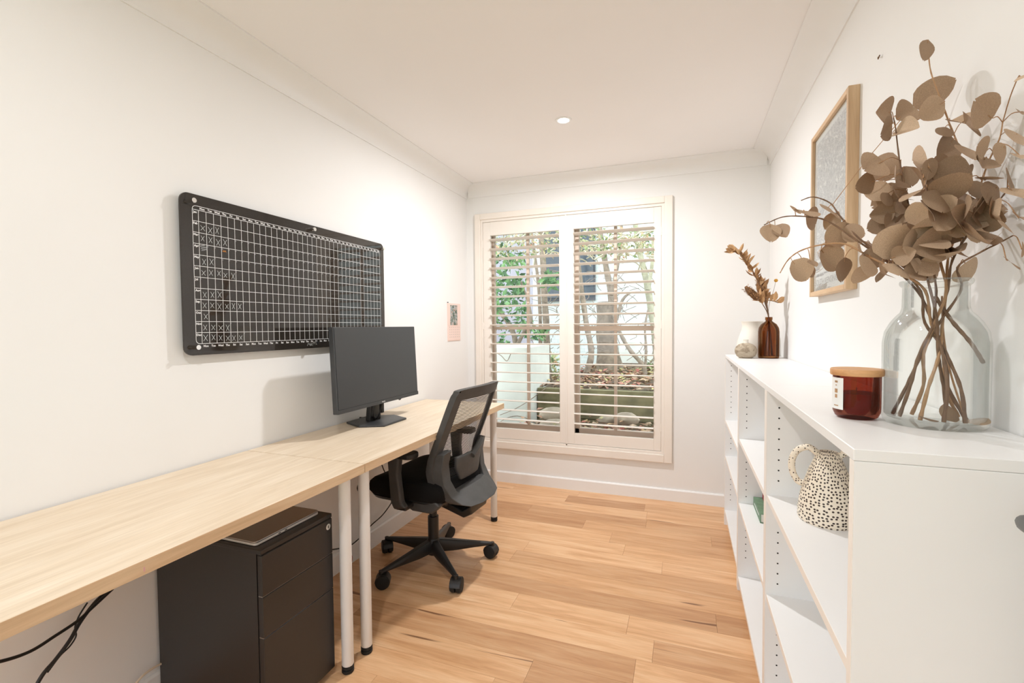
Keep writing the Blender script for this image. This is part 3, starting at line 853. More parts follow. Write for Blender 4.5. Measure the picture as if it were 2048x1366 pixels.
bookcase(1.6235, 2.4005, (.716, .415, .066), 'middle low white bookcase with green and red books')
bookcase(2.402, 3.166, (.655, .433, .093), 'far low white bookcase with the amber bottle on top')

# ------------------------------------------------------------------ jug, books
jg = thing('spotted_jug', 'cream ceramic jug with black spots and two loop handles, on a bookcase shelf', 'jug', (.360, 1.445, .722))
J = Vector((.360, 1.445, .722))
pf = [(0, 0), (.066, 0), (.0695, .006), (.069, .03), (.064, .065), (.055, .10), (.044, .135), (.034, .160), (.028, .174), (.026, .182), (.021, .185), (.018, .178), (.024, .15), (.04, .10), (.05, .05), (.045, .012), (0, .010)]
G().lathe(J, pf, 40).obj('body', 'jug', jg, smooth=True)
jdir = Vector((-.95, .31, 0)).normalized()
for s in (-1, 1):
    d = jdir*-s
    pts = [J+d*.024+Vector((0, 0, .176)), J+d*.045+Vector((0, 0, .190)), J+d*.070+Vector((0, 0, .178)), J+d*.083+Vector((0, 0, .150)), J+d*.082+Vector((0, 0, .118)), J+d*.068+Vector((0, 0, .092)), J+d*.054+Vector((0, 0, .090))]
    G().tube(smooth_path(pts, 5), .0085, 10).obj('handle', 'jugh', jg, smooth=True)
def book(name, label, x0, x1, y0, y1, z0, z1, mat):
    t = thing(name, label, 'book', ((x0+x1)/2, (y0+y1)/2, z0), group='books on the middle bookcase shelf')
    G().box(x0, x1, y0, y1, z0, z0+.003).obj('back_cover', mat, t)
    G().box(x0, x1, y0, y1, z1-.003, z1).obj('front_cover', mat, t)
    G().box(x0, x0+.003, y0, y1, z0+.003, z1-.003).obj('spine', mat, t)
    G().box(x0+.003, x1-.004, y0+.004, y1-.004, z0+.003, z1-.003).obj('page_block', 'pages', t)
    return t
bk = book('book', 'green cloth-covered thick book lying flat on the middle bookcase shelf', .300, .475, 2.165, 2.372, .415, .455, 'green')
g = G(); g.box(.2995, .3000, 2.20, 2.34, .433, .438); g.obj('spine_lettering', 'white', bk)
book('book', 'red cloth-covered book stacked on the green one', .335, .480, 2.180, 2.360, .4555, .480, 'red')

# ------------------------------------------------------------------ candle
cn = thing('jar_candle', 'amber glass jar candle with wooden lid and white label', 'candle', (.320, 1.100, BZ))
C = Vector((.320, 1.100, BZ))
G().lathe(C, [(0, .0), (.028, 0), (.035, .004), (.0390, .014), (.0395, .026), (.0395, .084), (.0368, .084), (.0368, .022), (.031, .010), (0, .008)], 40, cap=False).obj('glass_jar', 'candleglass', cn, smooth=True)
G().lathe(C, [(0, .0105), (.030, .0115), (.0362, .023), (.0362, .050), (0, .050)], 32).obj('wax', 'wax', cn, smooth=True)
G().cyl(C+Vector((0, 0, .05)), C+Vector((0, 0, .06)), .001, n=6).obj('wick', 'white', cn)
G().lathe(C, [(0, .0842), (.036, .0842), (.0430, .0846), (.0440, .087), (.0440, .0955), (.0425, .0975), (0, .0975)], 40).obj('lid', 'lid', cn, smooth=True)
def arc_sheet(c, r, a0, a1, z0, z1, n=14):
    g = G()
    return g.grid(lambda s, t: c+Vector((r*math.cos(lerp(a0, a1, s)), r*math.sin(lerp(a0, a1, s)), lerp(z0, z1, t))), n, 1)
va = math.atan2(-C.y, -C.x)                            # towards the doorway
lb = arc_sheet(C, .0398, va-1.55, va-.55, .018, .080).obj('label', 'paper', cn, smooth=True)
for z0, z1, w0 in ((.070, .074, .10), (.064, .066, .05), (.050, .058, .10), (.040, .047, .08), (.024, .026, .15)):
    arc_sheet(C, .0400, va-.95-w0, va-.95+w0, z0, z1, 5).obj('label_print', 'twigl', lb)

# ------------------------------------------------------------------ small vases and bottle on the far bookcase
cv = thing('ceramic_vase', 'white ceramic vase with a flared rim behind the stone bud vase', 'vase', (.372, 3.05, BZ))
G().lathe((.372, 3.05, BZ), [(0, 0), (.075, 0), (.082, .012), (.083, .05), (.077, .09), (.066, .125), (.056, .155), (.053, .175), (.057, .195), (.060, .202), (.056, .203), (.049, .18), (.06, .12), (.075, .05), (.06, .012), (0, .01)], 36).obj('body', 'ceramic', cv, smooth=True)
bv = thing('bud_vase', 'small round marbled stone bud vase with a narrow neck', 'vase', (.318, 2.86, BZ))
G().lathe((.318, 2.86, BZ), [(0, 0), (.030, 0), (.046, .011), (.055, .032), (.056, .046), (.050, .062), (.036, .075), (.022, .081), (.013, .083)], 32, cap=False).obj('body', 'stone', bv, smooth=True)
G().lathe((.318, 2.86, BZ), [(.014, .081), (.012, .092), (.015, .102), (.012, .102), (.010, .084)], 20, cap=False).obj('neck', 'ceramic', bv, smooth=True)
BT = Vector((.432, 2.880, BZ))
bt = thing('amber_bottle', 'brown amber glass bottle holding dried flowers', 'bottle', BT)
G().lathe(BT, [(0, 0), (.047, 0), (.0515, .005), (.052, .02), (.052, .145), (.049, .165), (.038, .185), (.022, .197), (.016, .203), (.016, .208), (.018, .209), (.018, .224), (.013, .224), (.013, .203), (.034, .180), (.047, .150), (.047, .012), (0, .008)], 36, cap=False).obj('glass_body', 'amber', bt, smooth=True)
# dried stems
def leaf_blade(g, p, d, n, L_, W_, fold=.25, curl=.15):
    d = d.normalized(); n = (n-d*n.dot(d)); n = n.normalized() if n.length > 1e-4 else d.orthogonal().normalized()
    s = d.cross(n)
    rows = [(0, .12), (.25, .85), (.5, 1.0), (.75, .75), (1.0, .04)]
    vs = []
    for t, w_ in rows:
        c = p+d*(L_*t)+n*(curl*L_*t*t)
        for k_ in (-1, 0, 1): vs.append(c+s*(k_*W_*w_*.5)+n*(abs(k_)*fold*W_*w_*.5))
    fs = []
    for i in range(4):
        for k_ in range(2): fs.append((i*3+k_, i*3+k_+1, i*3+k_+4, i*3+k_+3))
    g.add(vs, fs)
def rv(r=random): return Vector((r.uniform(-1, 1), r.uniform(-1, 1), r.uniform(-1, 1)))
def sprig(name, label, pix, Y, leaves, rad=.0028, cone=None, lsize=(.022, .034), mat='dry', button=False):
    top = [at(x, y, yy) for (x, y), yy in zip(pix, Y)]
    pts = smooth_path([BT+Vector((random.uniform(-.02, .02), random.uniform(-.02, .02), .014)), BT+Vector((0, 0, .215))]+top, 5)
    t = thing(name, label, 'dried flower', pts[0], group='dried stems in the amber bottle')
    G().tube(pts, [lerp(rad, rad*.5, i/len(pts)) for i in range(len(pts))], 6).obj('stem', 'twig', t, smooth=True)
    for i in range(leaves):
        u = random.uniform(.42, 1.0) if not cone else random.uniform(.45, .8)
        u = lerp(.42 if not cone else .45, 1.0 if not cone else .8, (i+random.random())/leaves)
        j_ = min(int(u*(len(pts)-1)), len(pts)-2); p = pts[j_].lerp(pts[j_+1], u*(len(pts)-1)-j_); q = pts[j_+1]
        d = (rv()+Vector((0, 0, .5))+((q-p).normalized() if (q-p).length else Vector())*.6)
        g = G(); leaf_blade(g, p, d, rv(), random.uniform(*lsize)*1.35, random.uniform(*lsize)*.62, .4, random.uniform(-.3, .4))
        g.obj('leaf', mat, t, smooth=True)
    if cone:
        for (cxp, cyp, yy, ln, rd, dirv) in cone:
            c = at(cxp, cyp, yy); dv = Vector(dirv).normalized()
            pp = [c+dv*(q*ln) for q in (-.5, -.42, -.2, .1, .35, .5)]
            G().tube(pp, [rd*.5, rd*.85, rd, rd*.98, rd*.7, rd*.25], 18).obj('flower_cone', 'banksia', t, smooth=True)
            g = G()
            for q in range(90):
                a = random.uniform(0, 2*PI); h = random.uniform(-.45, .42)
                n_ = (dv.orthogonal().normalized()*math.cos(a)+dv.cross(dv.orthogonal().normalized())*math.sin(a))
                leaf_blade(g, c+dv*h*ln+n_*rd*.85, n_+dv*.7, dv, .014, .006, .2, .2)
            g.obj('bracts', 'dry', t, kind='stuff')
    if button:
        G().lathe(pts[-1], [(0, -.009), (.006, -.008), (.0105, 0), (.006, .008), (0, .009)], 16).obj('flower_head', 'yellow', t, smooth=True)
    return t
sprig('dried_leafy_sprig', 'tallest dried bronze leafy sprig in the amber bottle', [(1530, 590), (1515, 560), (1498, 530), (1478, 505), (1464, 500)], (2.87, 2.86, 2.84, 2.82, 2.81), 46, lsize=(.026, .044))
sprig('dried_banksia_stem', 'dried banksia stem with an upright brown cone, in the amber bottle', [(1528, 600), (1524, 580), (1521, 556)], (2.88, 2.89, 2.90), 20, cone=[(1522, 572, 2.90, .085, .024, (-.15, .1, 1))], lsize=(.034, .050))
sprig('dried_banksia_stem', 'dried banksia stem with a cone drooping left, in the amber bottle', [(1525, 608), (1515, 596), (1508, 588)], (2.86, 2.84, 2.83), 10, cone=[(1503, 586, 2.83, .095, .018, (-.75, 0, .85))], lsize=(.032, .046))
sprig('dried_button_flower', 'thin stem with one round yellow flower, in the amber bottle', [(1538, 610), (1546, 585), (1552, 561)], (2.885, 2.89, 2.89), 0, rad=.0014, button=True)
sprig('dried_leafy_sprig', 'short dried twig with long leaves leaning right, in the amber bottle', [(1532, 604), (1545, 602), (1556, 606)], (2.87, 2.85, 2.84), 7, lsize=(.03, .05))

# ------------------------------------------------------------------ glass vase with eucalyptus
V = Vector((.430, 1.072, BZ))
vs_ = thing('glass_vase', 'large clear glass bottle vase with a flared rim', 'vase', V)
R_ = .0755
pf = [(0, .004), (.046, .003), (.068, 0), (R_-.002, .004), (R_, .011), (R_, .150), (R_-.003, .170), (R_-.011, .187), (.056, .199), (.0495, .206), (.0470, .215), (.0465, .252), (.0505, .256), (.0518, .260), (.0505, .264), (.0465, .265),
      (.0430, .262), (.0435, .215), (.046, .203), (.053, .195), (R_-.0145, .184), (R_-.0065, .168), (R_-.0035, .150), (R_-.0035, .016), (R_-.009, .010), (.04, .008), (0, .008)]
G().lathe(V, pf, 56, cap=False).obj('glass_body', 'vase', vs_, smooth=True)
def euc_mesh(i):
    rr = random.Random(100+i)
    g = G(); nu, nv = 8, 6
    fold = rr.uniform(-.1, .45); curl = rr.uniform(-.5, .5); cup = rr.uniform(-.25, .25); asp = rr.uniform(.82, 1.02); notch = rr.uniform(0, .12)
    vs = []
    for a in range(nu+1):
        t = a/nu
        wid = asp*(math.sin(PI*min(1, t**.82*.985+.012))**.62)
        for b in range(nv+1):
            s = b/nv*2-1
            x = s*wid*.5*(1+.05*math.sin(7*t+i)); z = fold*abs(x)*.9+curl*t*t*.45+cup*(x*x)+.03*math.sin(5*x+i)
            vs.append((x, t-notch*(1-abs(s))*(t > .9), z))
    g.add(vs, [(a*(nv+1)+b, (a+1)*(nv+1)+b, (a+1)*(nv+1)+b+1, a*(nv+1)+b+1) for a in range(nu) for b in range(nv)])
    me = bpy.data.meshes.new('leaf'); me.from_pydata([tuple(p) for p in g.v], [], g.f); me.update(); me.materials.append(M['euc'])
    for p in me.polygons: p.use_smooth = True
    return me
EUC = [euc_mesh(i) for i in range(9)]
DV = (V-EYE).dot(FA)                                   # distance of the vase along the view axis
neck = V+Vector((0, 0, .245))
BR = [ # label, path of picture directions, change of distance along it, bare foot inside the vase
 ('tallest eucalyptus branch, ending in a single heart-shaped leaf', [(1880, 500), (1915, 400), (1920, 310), (1898, 245), (1880, 195), (1862, 145), (1857, 106)], [0, .03, .04, .03, .02, .02, .02], (-.02, .03)),
 ('upright eucalyptus branch beside the picture frame, bunch of leaves at its tip', [(1838, 500), (1815, 400), (1799, 320), (1791, 255), (1787, 236)], [.02, .05, .06, .06, .06], (.03, .02)),
 ('eucalyptus branch arching left in front of the picture frame', [(1790, 530), (1720, 478), (1680, 432), (1660, 406), (1627, 394), (1602, 401)], [0, .04, .07, .09, .10, .11], (.045, -.01)),
 ('lowest eucalyptus branch reaching left towards the amber bottle', [(1800, 545), (1740, 514), (1690, 488), (1640, 490), (1600, 502), (1576, 520), (1560, 546)], [-.02, 0, .03, .05, .07, .08, .08], (.05, .03)),
 ('thin eucalyptus branch with leaves farthest left', [(1770, 520), (1712, 480), (1655, 442), (1610, 433), (1565, 434), (1528, 450)], [.01, .03, .06, .08, .10, .11], (.03, -.04)),
 ('eucalyptus branch leaning right towards the wall', [(1905, 520), (1950, 450), (1990, 410), (2020, 385), (2046, 372)], [-.03, -.06, -.08, -.09, -.10], (-.05, .0)),
 ('long eucalyptus branch rising to the upper right', [(1900, 500), (1945, 420), (1975, 360), (1995, 320), (2030, 275), (2046, 240)], [.0, .0, -.03, -.05, -.08, -.09], (-.03, -.03)),
 ('low eucalyptus branch leaning right with drooping leaves', [(1915, 535), (1960, 505), (2000, 485), (2040, 470)], [-.06, -.09, -.10, -.11], (-.05, .03)),
 ('short central eucalyptus branch dense with leaves', [(1862, 500), (1868, 440), (1855, 390), (1842, 340)], [-.03, -.05, -.05, -.04], (.0, -.04)),
]
LV = '''1853 97 33 0|1860 188 62 2|1866 217 45 0|1769 225 50 1|1771 258 38 1|1811 226 45 1|1807 261 45 1|1963 221 60 6|1917 243 38 0|1935 254 56 0|1888 265 32 0|1893 294 47 0|1932 305 46 0|1963 298 44 6|1965 327 48 6|2001 305 38 6|2031 276 48 6|2042 312 32 6|2046 150 26 6|2044 226 26 6|1745 334 56 1|1771 334 52 1|1837 333 68 8|1756 382 48 1|1734 367 36 1|1793 360 42 1|1785 395 50 1|1833 382 52 8|1888 353 64 8|1895 375 55 8|1932 353 38 6|1873 400 50 8|1925 400 46 0|1928 415 48 5|1968 419 56 5|1980 426 50 5|1763 448 38 1|1793 430 54 1|1785 448 42 1|1844 426 46 8|1910 441 60 5|1866 448 52 8|1851 466 50 8|1785 486 66 3|1822 496 46 1|1870 488 48 8|1943 474 70 5|1987 477 48 7|2009 455 36 5|1837 525 66 8|1888 521 68 8|1932 540 54 7|1793 540 46 3|2020 527 36 7|2042 499 32 7|2016 360 46 5|2031 389 46 5|2042 437 36 5|1763 547 40 3|1734 532 44 3|1727 543 40 3|1687 536 42 3|1654 516 52 3|1648 494 24 3|1597 538 42 3|1615 543 24 3|1540 464 32 4|1560 463 32 4|1591 420 24 4|1613 430 42 4|1621 437 38 4|1657 424 44 2|1663 440 30 2|1679 466 46 2|1705 466 38 2|1738 490 40 2|1716 499 36 2|1741 517 36 3|1624 527 18 3|1829 543 42 8|1866 540 46 8|1858 420 48 8|1815 450 46 1|1900 470 48 5|1880 330 40 8|1808 505 40 1|1905 505 44 0|1955 380 40 6|1848 368 44 8'''
leaves = []
for it in LV.split('|'):
    a = [float(q) for q in it.split()]; leaves.append((a[0], a[1], a[2], int(a[3])))
rl = random.Random(21)
for i in range(38):                                    # denser heart of the bouquet
    bsel = rl.choice((0, 1, 1, 5, 6, 8, 8, 8, 5, 3))
    cxp, cyp, sxp, syp = {0: (1910, 330, 30, 90), 1: (1790, 400, 35, 75), 5: (1940, 440, 45, 45), 6: (1960, 350, 35, 50), 8: (1858, 430, 45, 75), 3: (1770, 520, 50, 22)}[bsel]
    leaves.append((rl.gauss(cxp, sxp*.7), min(548, rl.gauss(cyp, syp*.7)), rl.uniform(30, 56), bsel))
for bi, (lab, path, dd, foot) in enumerate(BR):
    feet = V+Vector((foot[0], foot[1], .011))
    nk = neck+Vector((foot[0]*-.45+rl.uniform(-.008, .008), foot[1]*-.45+rl.uniform(-.008, .008), 0))
    mid = [feet*(1-q)+nk*q+Vector((rl.uniform(-.009, .009), rl.uniform(-.009, .009), 0)) for q in (.25, .5, .75)]
    up3 = [at_d(x, y, DV+q) for (x, y), q in zip(path, dd)]
    for p in up3: p.x = min(p.x, XR-.022)
    pts = smooth_path([feet]+mid+[nk]+up3, 5)
    t = thing('eucalyptus_branch', 'dried brown '+lab, 'dried branch', feet, group='dried eucalyptus branches in the glass vase')
    m = len(pts)
    G().tube(pts, [lerp(.0034, .0009, (i/m)**.8)*(1+.16*math.sin(i*2.3)) for i in range(m)], 7).obj('stem', 'twig' if bi % 3 else 'twigl', t, smooth=True)
    tw = G()
    for (px, py, sz, b) in leaves:
        if b != bi: continue
        d0 = DV+rl.uniform(-.045, .06)
        cands = [(math.hypot(1024+F_PX*(p-EYE).dot(RA)/(p-EYE).dot(FA)-px, 683-F_PX*(p-EYE).dot(UA)/(p-EYE).dot(FA)-py), p) for p in pts[22:]]
        near = min(cands, key=lambda q: q[0])[1]
        d0 = (near-EYE).dot(FA)+rl.uniform(-.03, .03)
        if px > 1985: d0 = min(d0, DV-.06)
        ctr = at_d(px, py, d0)
        if ctr.x > XR-.045: ctr = at_d(px, py, d0*(XR-.05)/ctr.x)
        d0 = (ctr-EYE).dot(FA)
        size = sz/F_PX*d0
        # leaf hangs off its twig: tip points away from the stem, face turned loosely to the room
        away = (ctr-near)
        away = away.normalized() if away.length > .012 else Vector((rl.uniform(-1, 1), rl.uniform(-.6, .6), rl.uniform(-1, .2))).normalized()
        tip = (away+Vector((rl.uniform(-.4, .4), rl.uniform(-.5, .5), rl.uniform(-.7, .1)))).normalized()
        nrm = (-FA*rl.uniform(.8, 1.4)+rv(rl)*.45)
        nrm = (nrm-tip*nrm.dot(tip)).normalized()
        if py < 100: tip, nrm = Vector((-.15, 0, -1)).normalized(), (-FA+Vector((.2, 0, 0))).normalized(); nrm = (nrm-tip*nrm.dot(tip)).normalized()
        sx = tip.cross(nrm)
        lo = bpy.data.objects.new('leaf', EUC[rl.randrange(9)]); COL.objects.link(lo); lo.parent = t
        mt = Matrix.Identity(4)
        bp = ctr-tip*size*.5
        k_ = size*rl.uniform(1.10, 1.26)
        for r_ in range(3):
            mt[r_][0], mt[r_][1], mt[r_][2], mt[r_][3] = sx[r_]*k_, tip[r_]*k_, nrm[r_]*k_, bp[r_]
        lo.matrix_local = WM[t.name].inverted() @ mt
        if (bp-near).length > .004:
            q = (bp+near)/2+Vector((0, 0, .006))
            tw.tube(smooth_path([near, q, bp, bp+tip*size*.2], 3), .0008, 4)
    if tw.v: tw.obj('twigs', 'twigl', t, smooth=True, kind='stuff')
bt_ = smooth_path([V+Vector((.0, .0, .235)), V+Vector((.018, -.016, .19)), V+Vector((.045, -.018, .150)), V+Vector((.062, -.020, .115))], 6)
tag(G().tube(bt_, [.003, .0034, .0028, .0036]*4+[.003, .0036, .0025], 7).obj('bare_twig', 'twig', smooth=True), 'bare crooked twig leaning against the right inside of the glass vase', 'twig')
bt_ = smooth_path([V+Vector((.01, .0, .235)), V+Vector((.018, .01, .16)), V+Vector((.022, -.01, .09)), V+Vector((.040, -.02, .012))], 6)
tag(G().tube(bt_, .0017, 6).obj('bare_twig', 'twigl', smooth=True), 'thin pale twig standing in the glass vase, foot to the right', 'twig')
for lab, dx, dy, dz, s, rz, tx in (('fallen leaf standing curled on the floor of the glass vase', .020, -.030, .010, .036, .4, .9), ('fallen leaf lying flat at the right of the vase floor', .030, -.040, .012, .040, -1.2, .12), ('small fallen leaf at the left of the vase floor', -.005, -.035, .011, .030, 1.4, .2)):
    o = bpy.data.objects.new('fallen_leaf', EUC[2]); COL.objects.link(o)
    o.location = V+Vector((dx, dy, dz)); o.scale = (s, s, s); o.rotation_euler = (tx, 0, rz)
    tag(o, lab, 'leaf', 'fallen leaves in the glass vase')

# ------------------------------------------------------------------ framed print
fr = thing('picture_frame', 'oak framed grey botanical poster on the right wall', 'picture', (XR, 2.03, 1.36))
FX0, FX1 = .488, XR
FY0, FY1, FZ0, FZ1 = 1.795, 2.262, 1.357, 2.004
fw = .018
for a, b, c, d, mt in ((FY0, FY0+fw, FZ0, FZ1, 'oak'), (FY1-fw, FY1, FZ0, FZ1, 'oak'), (FY0+fw, FY1-fw, FZ0, FZ0+fw, 'oakh'), (FY0+fw, FY1-fw, FZ1-fw, FZ1, 'oakh')):
    G().box(FX0, FX1, a, b, c, d).obj('frame_bar', mt, fr, bevel=.0012, seg=1)
G().box(FX0+.012, FX0+.014, FY0+fw, FY1-fw, FZ0+fw, FZ1-fw).obj('poster', 'paper', fr)
PXf = FX0+.0118
G().add([(PXf, FY0+.042, 1.50), (PXf, FY1-.042, 1.50), (PXf, FY1-.042, FZ1-.042), (PXf, FY0+.042, FZ1-.042)], [(0, 1, 2, 3)]).obj('botanical_panel', 'botanic', fr)
def fq(a, b): return (PXf-.0002, FY1-.042-a, b)       # reading direction runs from the far end to the near end
g = G()
put_text(g, 'SOUTH KENSINGTON', lambda a, b: fq(a, 1.398+b), .034, -.008, width=.375)
g.obj('poster_title', 'print', fr)
g = G()
for k_, (z, x0, x1) in enumerate(((1.482, 0, .07), (1.478, .14, .37), (1.462, .16, .30), (1.458, 0, .06), (1.446, .20, .37), (1.437, .02, .22), (1.432, .0, .12))):
    pts = []
    q = x0
    while q < x1:
        g.add([fq(q, z), fq(q+.005, z), fq(q+.005, z+.006), fq(q, z+.006)], [(0, 1, 2, 3)]); q += random.choice((.0068, .0068, .011))
g.obj('poster_small_print', 'print', fr)
G().box(FX0+.009, FX0+.0095, FY0+fw, FY1-fw, FZ0+fw, FZ1-fw).obj('glazing', 'glass', fr)
# picture hook left on the wall
hk = thing('wall_hook', 'tiny bare picture hook on the right wall above the frame', 'hook', (XR, 1.6, 2.1))
P = ray(1763, 114); P = EYE+P*(XR/P.x)
G().cyl(P, P+Vector((-.010, 0, .002)), .0018, n=8).obj('nail', 'chrome', hk)
G().tube([P+Vector((-.006, -.006, .004)), P+Vector((-.008, 0, -.004)), P+Vector((-.006, .006, .004))], .0015, 6).obj('hook_wire', 'banksia', hk)

# ------------------------------------------------------------------ cords
def on_x(x, y, X): d = ray(x, y); return EYE+d*(X/d.x)
def cord(name, label, pix, Xs, r, mat, grp='cords under the desks'):
    pts = smooth_path([on_x(x, y, X) for (x, y), X in zip(pix, Xs)], 6)
    o = G().tube(pts, r, 8).obj(name, mat, smooth=True)
    return tag(o, label, 'cord', grp)
cord('power_cord', 'thick black cord under the near desk curving to the left', [(225, 1178), (185, 1215), (155, 1242), (110, 1272), (60, 1303), (0, 1323), (-60, 1330)], [-1.62, -1.60, -1.58, -1.56, -1.54, -1.52, -1.52], .0042, 'cord')
cord('power_cord', 'black cord pair under the near desk dropping to the floor', [(212, 1185), (190, 1205), (160, 1245), (140, 1280), (112, 1318), (85, 1350), (60, 1395)], [-1.63, -1.62, -1.61, -1.60, -1.60, -1.60, -1.60], .0050, 'cord')
cord('charger_cord', 'thin black cord looping beside the thicker ones', [(175, 1205), (158, 1232), (150, 1255), (152, 1272), (140, 1292), (120, 1312), (95, 1345)], [-1.63, -1.63, -1.63, -1.63, -1.625, -1.62, -1.61], .0022, 'cord')
cord('extension_cord', 'cream cord on the floor beside the drawer pedestal', [(262, 1380), (285, 1352), (310, 1334), (335, 1322)], [-1.63, -1.632, -1.634, -1.636], .0035, 'cordw')
cord('power_cord', 'black cord hanging below the window desk behind the chair seat', [(762, 925), (770, 945), (790, 985), (783, 1005), (765, 1030), (742, 1051), (715, 1080), (695, 1093), (660, 1100)], [-1.60, -1.61, -1.62, -1.625, -1.625, -1.625, -1.625, -1.625, -1.62], .0032, 'cord')
cord('power_cord', 'short black cord loop behind the desk legs', [(722, 962), (716, 972), (716, 980), (722, 988)], [-1.62]*4, .0040, 'cord')
cord('red_wire', 'thin red wire near the floor behind the desk legs', [(697, 1106), (704, 1112), (703, 1128), (699, 1142)], [-1.60, -1.59, -1.58, -1.57], .0012, 'cordr')

# ------------------------------------------------------------------ garden outside the window
gr = G()
gr.box(-14, 14, 3.65, 20, -.35, .22)
gd = struct(gr.obj('ground_outside', 'soil'))
struct(G().box(-14, 14, -16, Y0-.102, -.35, -.12).obj('ground_behind', 'bounceg'))  # unseen ground added behind the room to bounce sky light from below
struct(G().box(-3.2, 1.6, YB+.14, YB+.62, 2.10, 2.16).obj('trim_4', 'olive'))
bed = G().box(-1.46, 6, 4.80, 9, .18, .565).obj('garden_bed', 'soil'); struct(bed)
sl = thing('retaining_wall', 'low mossy timber sleeper wall holding up the garden bed', 'retaining wall', (-.3, 4.76, .2))
for z0, z1 in ((.445, .590), (.290, .440), (.135, .285)):
    for a, b in ((-1.46, .60), (.605, 2.7)):
        G().box(a, b, 4.73+random.uniform(-.006, .006), 4.80, z0, z1).obj('sleeper', 'sleeper', sl, bevel=.006)
rb = tag(G().box(-3.4, -1.470, 4.40, 5.25, .10, 1.035).obj('rendered_block', 'render', bevel=.01), 'stained white rendered block wall behind the left shutter', 'garden wall')
hs = thing('neighbour_house', 'pale painted brick house with a dark window behind the trees', 'building', (.5, 9.0, .2))
hx0 = at(1066, 600, 9.0).x
G().box(hx0, 8, 9.0, 9.3, .1, 6.2).obj('brick_wall', 'brickw', hs)
a, b = at(1090, 603, 9.0), at(1191, 500, 9.0)
G().box(a.x, b.x, 8.94, 9.02, a.z, b.z+.5).obj('window_frame', 'winfr', hs)
wd_ = (b.x-a.x)
for i in range(2):
    G().box(a.x+.05+i*wd_/2, a.x+wd_/2-.03+i*wd_/2, 8.925, 8.945, a.z+.06, b.z+.44).obj('window_pane', 'winglass', hs)
c = at(1243, 720, 8.9)
G().box(c.x, c.x+1.6, 8.6, 9.0, .5, c.z+.35).obj('ledge', 'render', hs)
l0, l1 = at(960, 600, 10.5), at(1043, 600, 10.5)
h2 = thing('neighbour_shed', 'lavender grey building behind the leaves at the far left', 'building', (l0.x, 10.5, .2))
G().box(l0.x-3, l1.x, 10.5, 12, .1, 4.6).obj('wall', 'lav', h2)
G().prism([(10.3, 4.6), (12.2, 4.6), (11.2, 5.4)], 0, l0.x-3.2, l1.x+.1).obj('roof', 'winfr', h2)
def tree(name, label, paths, mat='bark', leaves=None):
    first = at(*paths[0][0][0], paths[0][1])
    t = thing(name, label, 'tree', (first.x, first.y, .5), group='garden trees outside the window')
    for i, (pix, Y, r0, r1) in enumerate(paths):
        pts = smooth_path([at(x, y, Y+.05*q) for q, (x, y) in enumerate(pix)], 4)
        n_ = len(pts)
        G().tube(pts, [lerp(r0, r1, q/(n_-1))*(1+.07*math.sin(q*1.7)) for q in range(n_)], 9).obj('trunk' if i == 0 else 'branch', mat, t, smooth=True)
    return t
tree('cut_trunk', 'thick grey tree trunk cut off at window height', [([(1216, 792), (1214, 740), (1212, 670), (1211, 606)], 6.6, .15, .128), ([(1232, 640), (1245, 600), (1262, 585)], 6.6, .03, .012)])
tree('slender_tree', 'crooked slender trunk left of the thick cut trunk', [([(1160, 790), (1165, 765), (1180, 725), (1182, 695), (1174, 655), (1166, 600), (1158, 540), (1150, 470)], 6.2, .048, .03)])
tree('slender_tree', 'slender trunk rising just behind the cut trunk', [([(1252, 790), (1240, 740), (1228, 690), (1224, 640), (1222, 590), (1214, 545), (1206, 500), (1196, 440)], 7.0, .06, .04), ([(1222, 590), (1232, 545), (1240, 500), (1243, 450)], 7.0, .03, .02)])
tree('slender_tree', 'thin leaning trunk crossing right of the cut trunk', [([(1290, 795), (1290, 760), (1287, 733), (1262, 703), (1245, 676), (1234, 650), (1226, 630)], 6.3, .034, .022), ([(1289, 760), (1292, 700), (1290, 655), (1296, 620)], 6.3, .02, .012)])
tree('slender_tree', 'pale green trunk at the right edge of the window', [([(1318, 800), (1312, 680), (1304, 630), (1296, 580), (1288, 540), (1276, 490), (1270, 440)], 6.8, .06, .035), ([(1296, 580), (1304, 530), (1306, 480)], 6.8, .03, .02)], 'barkg')
tree('slender_tree', 'straight trunk seen through the left shutter near its inner edge', [([(1098, 790), (1094, 700), (1092, 640), (1088, 580), (1086, 520), (1080, 450)], 6.9, .055, .045)])
tree('slender_tree', 'thinner straight trunk in the middle of the left shutter', [([(1082, 790), (1081, 690), (1080, 620), (1076, 560), (1068, 500), (1062, 450)], 7.2, .035, .022)])
tree('slender_tree', 'dark leaning trunk low in the leaves at the far left', [([(1040, 760), (1032, 690), (1024, 660), (1005, 630), (985, 612), (960, 600)], 6.0, .04, .03), ([(1030, 700), (1050, 660), (1062, 640), (1055, 600), (1040, 560)], 6.0, .03, .015)])
def scatter(name, label, cat, n, fn, L_, W_, mat, flat=False):
    g = G(); o0 = None
    for i in range(n):
        p = fn(i)
        d = rv(); nn = rv()
        if flat: d.z *= .25; nn = Vector((random.uniform(-.4, .4), random.uniform(-.4, .4), 1))
        s = random.uniform(.6, 1.3)
        d.normalize(); nn = nn-d*nn.dot(d); nn = nn.normalized() if nn.length > 1e-3 else d.orthogonal().normalized(); sd = d.cross(nn)
        l, w_ = L_*s, W_*s
        g.add([p, p+d*l*.45+sd*w_*.5+nn*w_*.15, p+d*l, p+d*l*.45-sd*w_*.5+nn*w_*.15], [(0, 1, 2, 3)])
    o = g.obj(name, mat)
    return tag(o, label, cat, kind='stuff')
def px_blob(cx, cy, rx, ry, Y, dY):
    a = random.uniform(0, 2*PI); r = math.sqrt(random.random())
    return at(cx+rx*r*math.cos(a), cy+ry*r*math.sin(a), Y+random.uniform(-dY, dY))
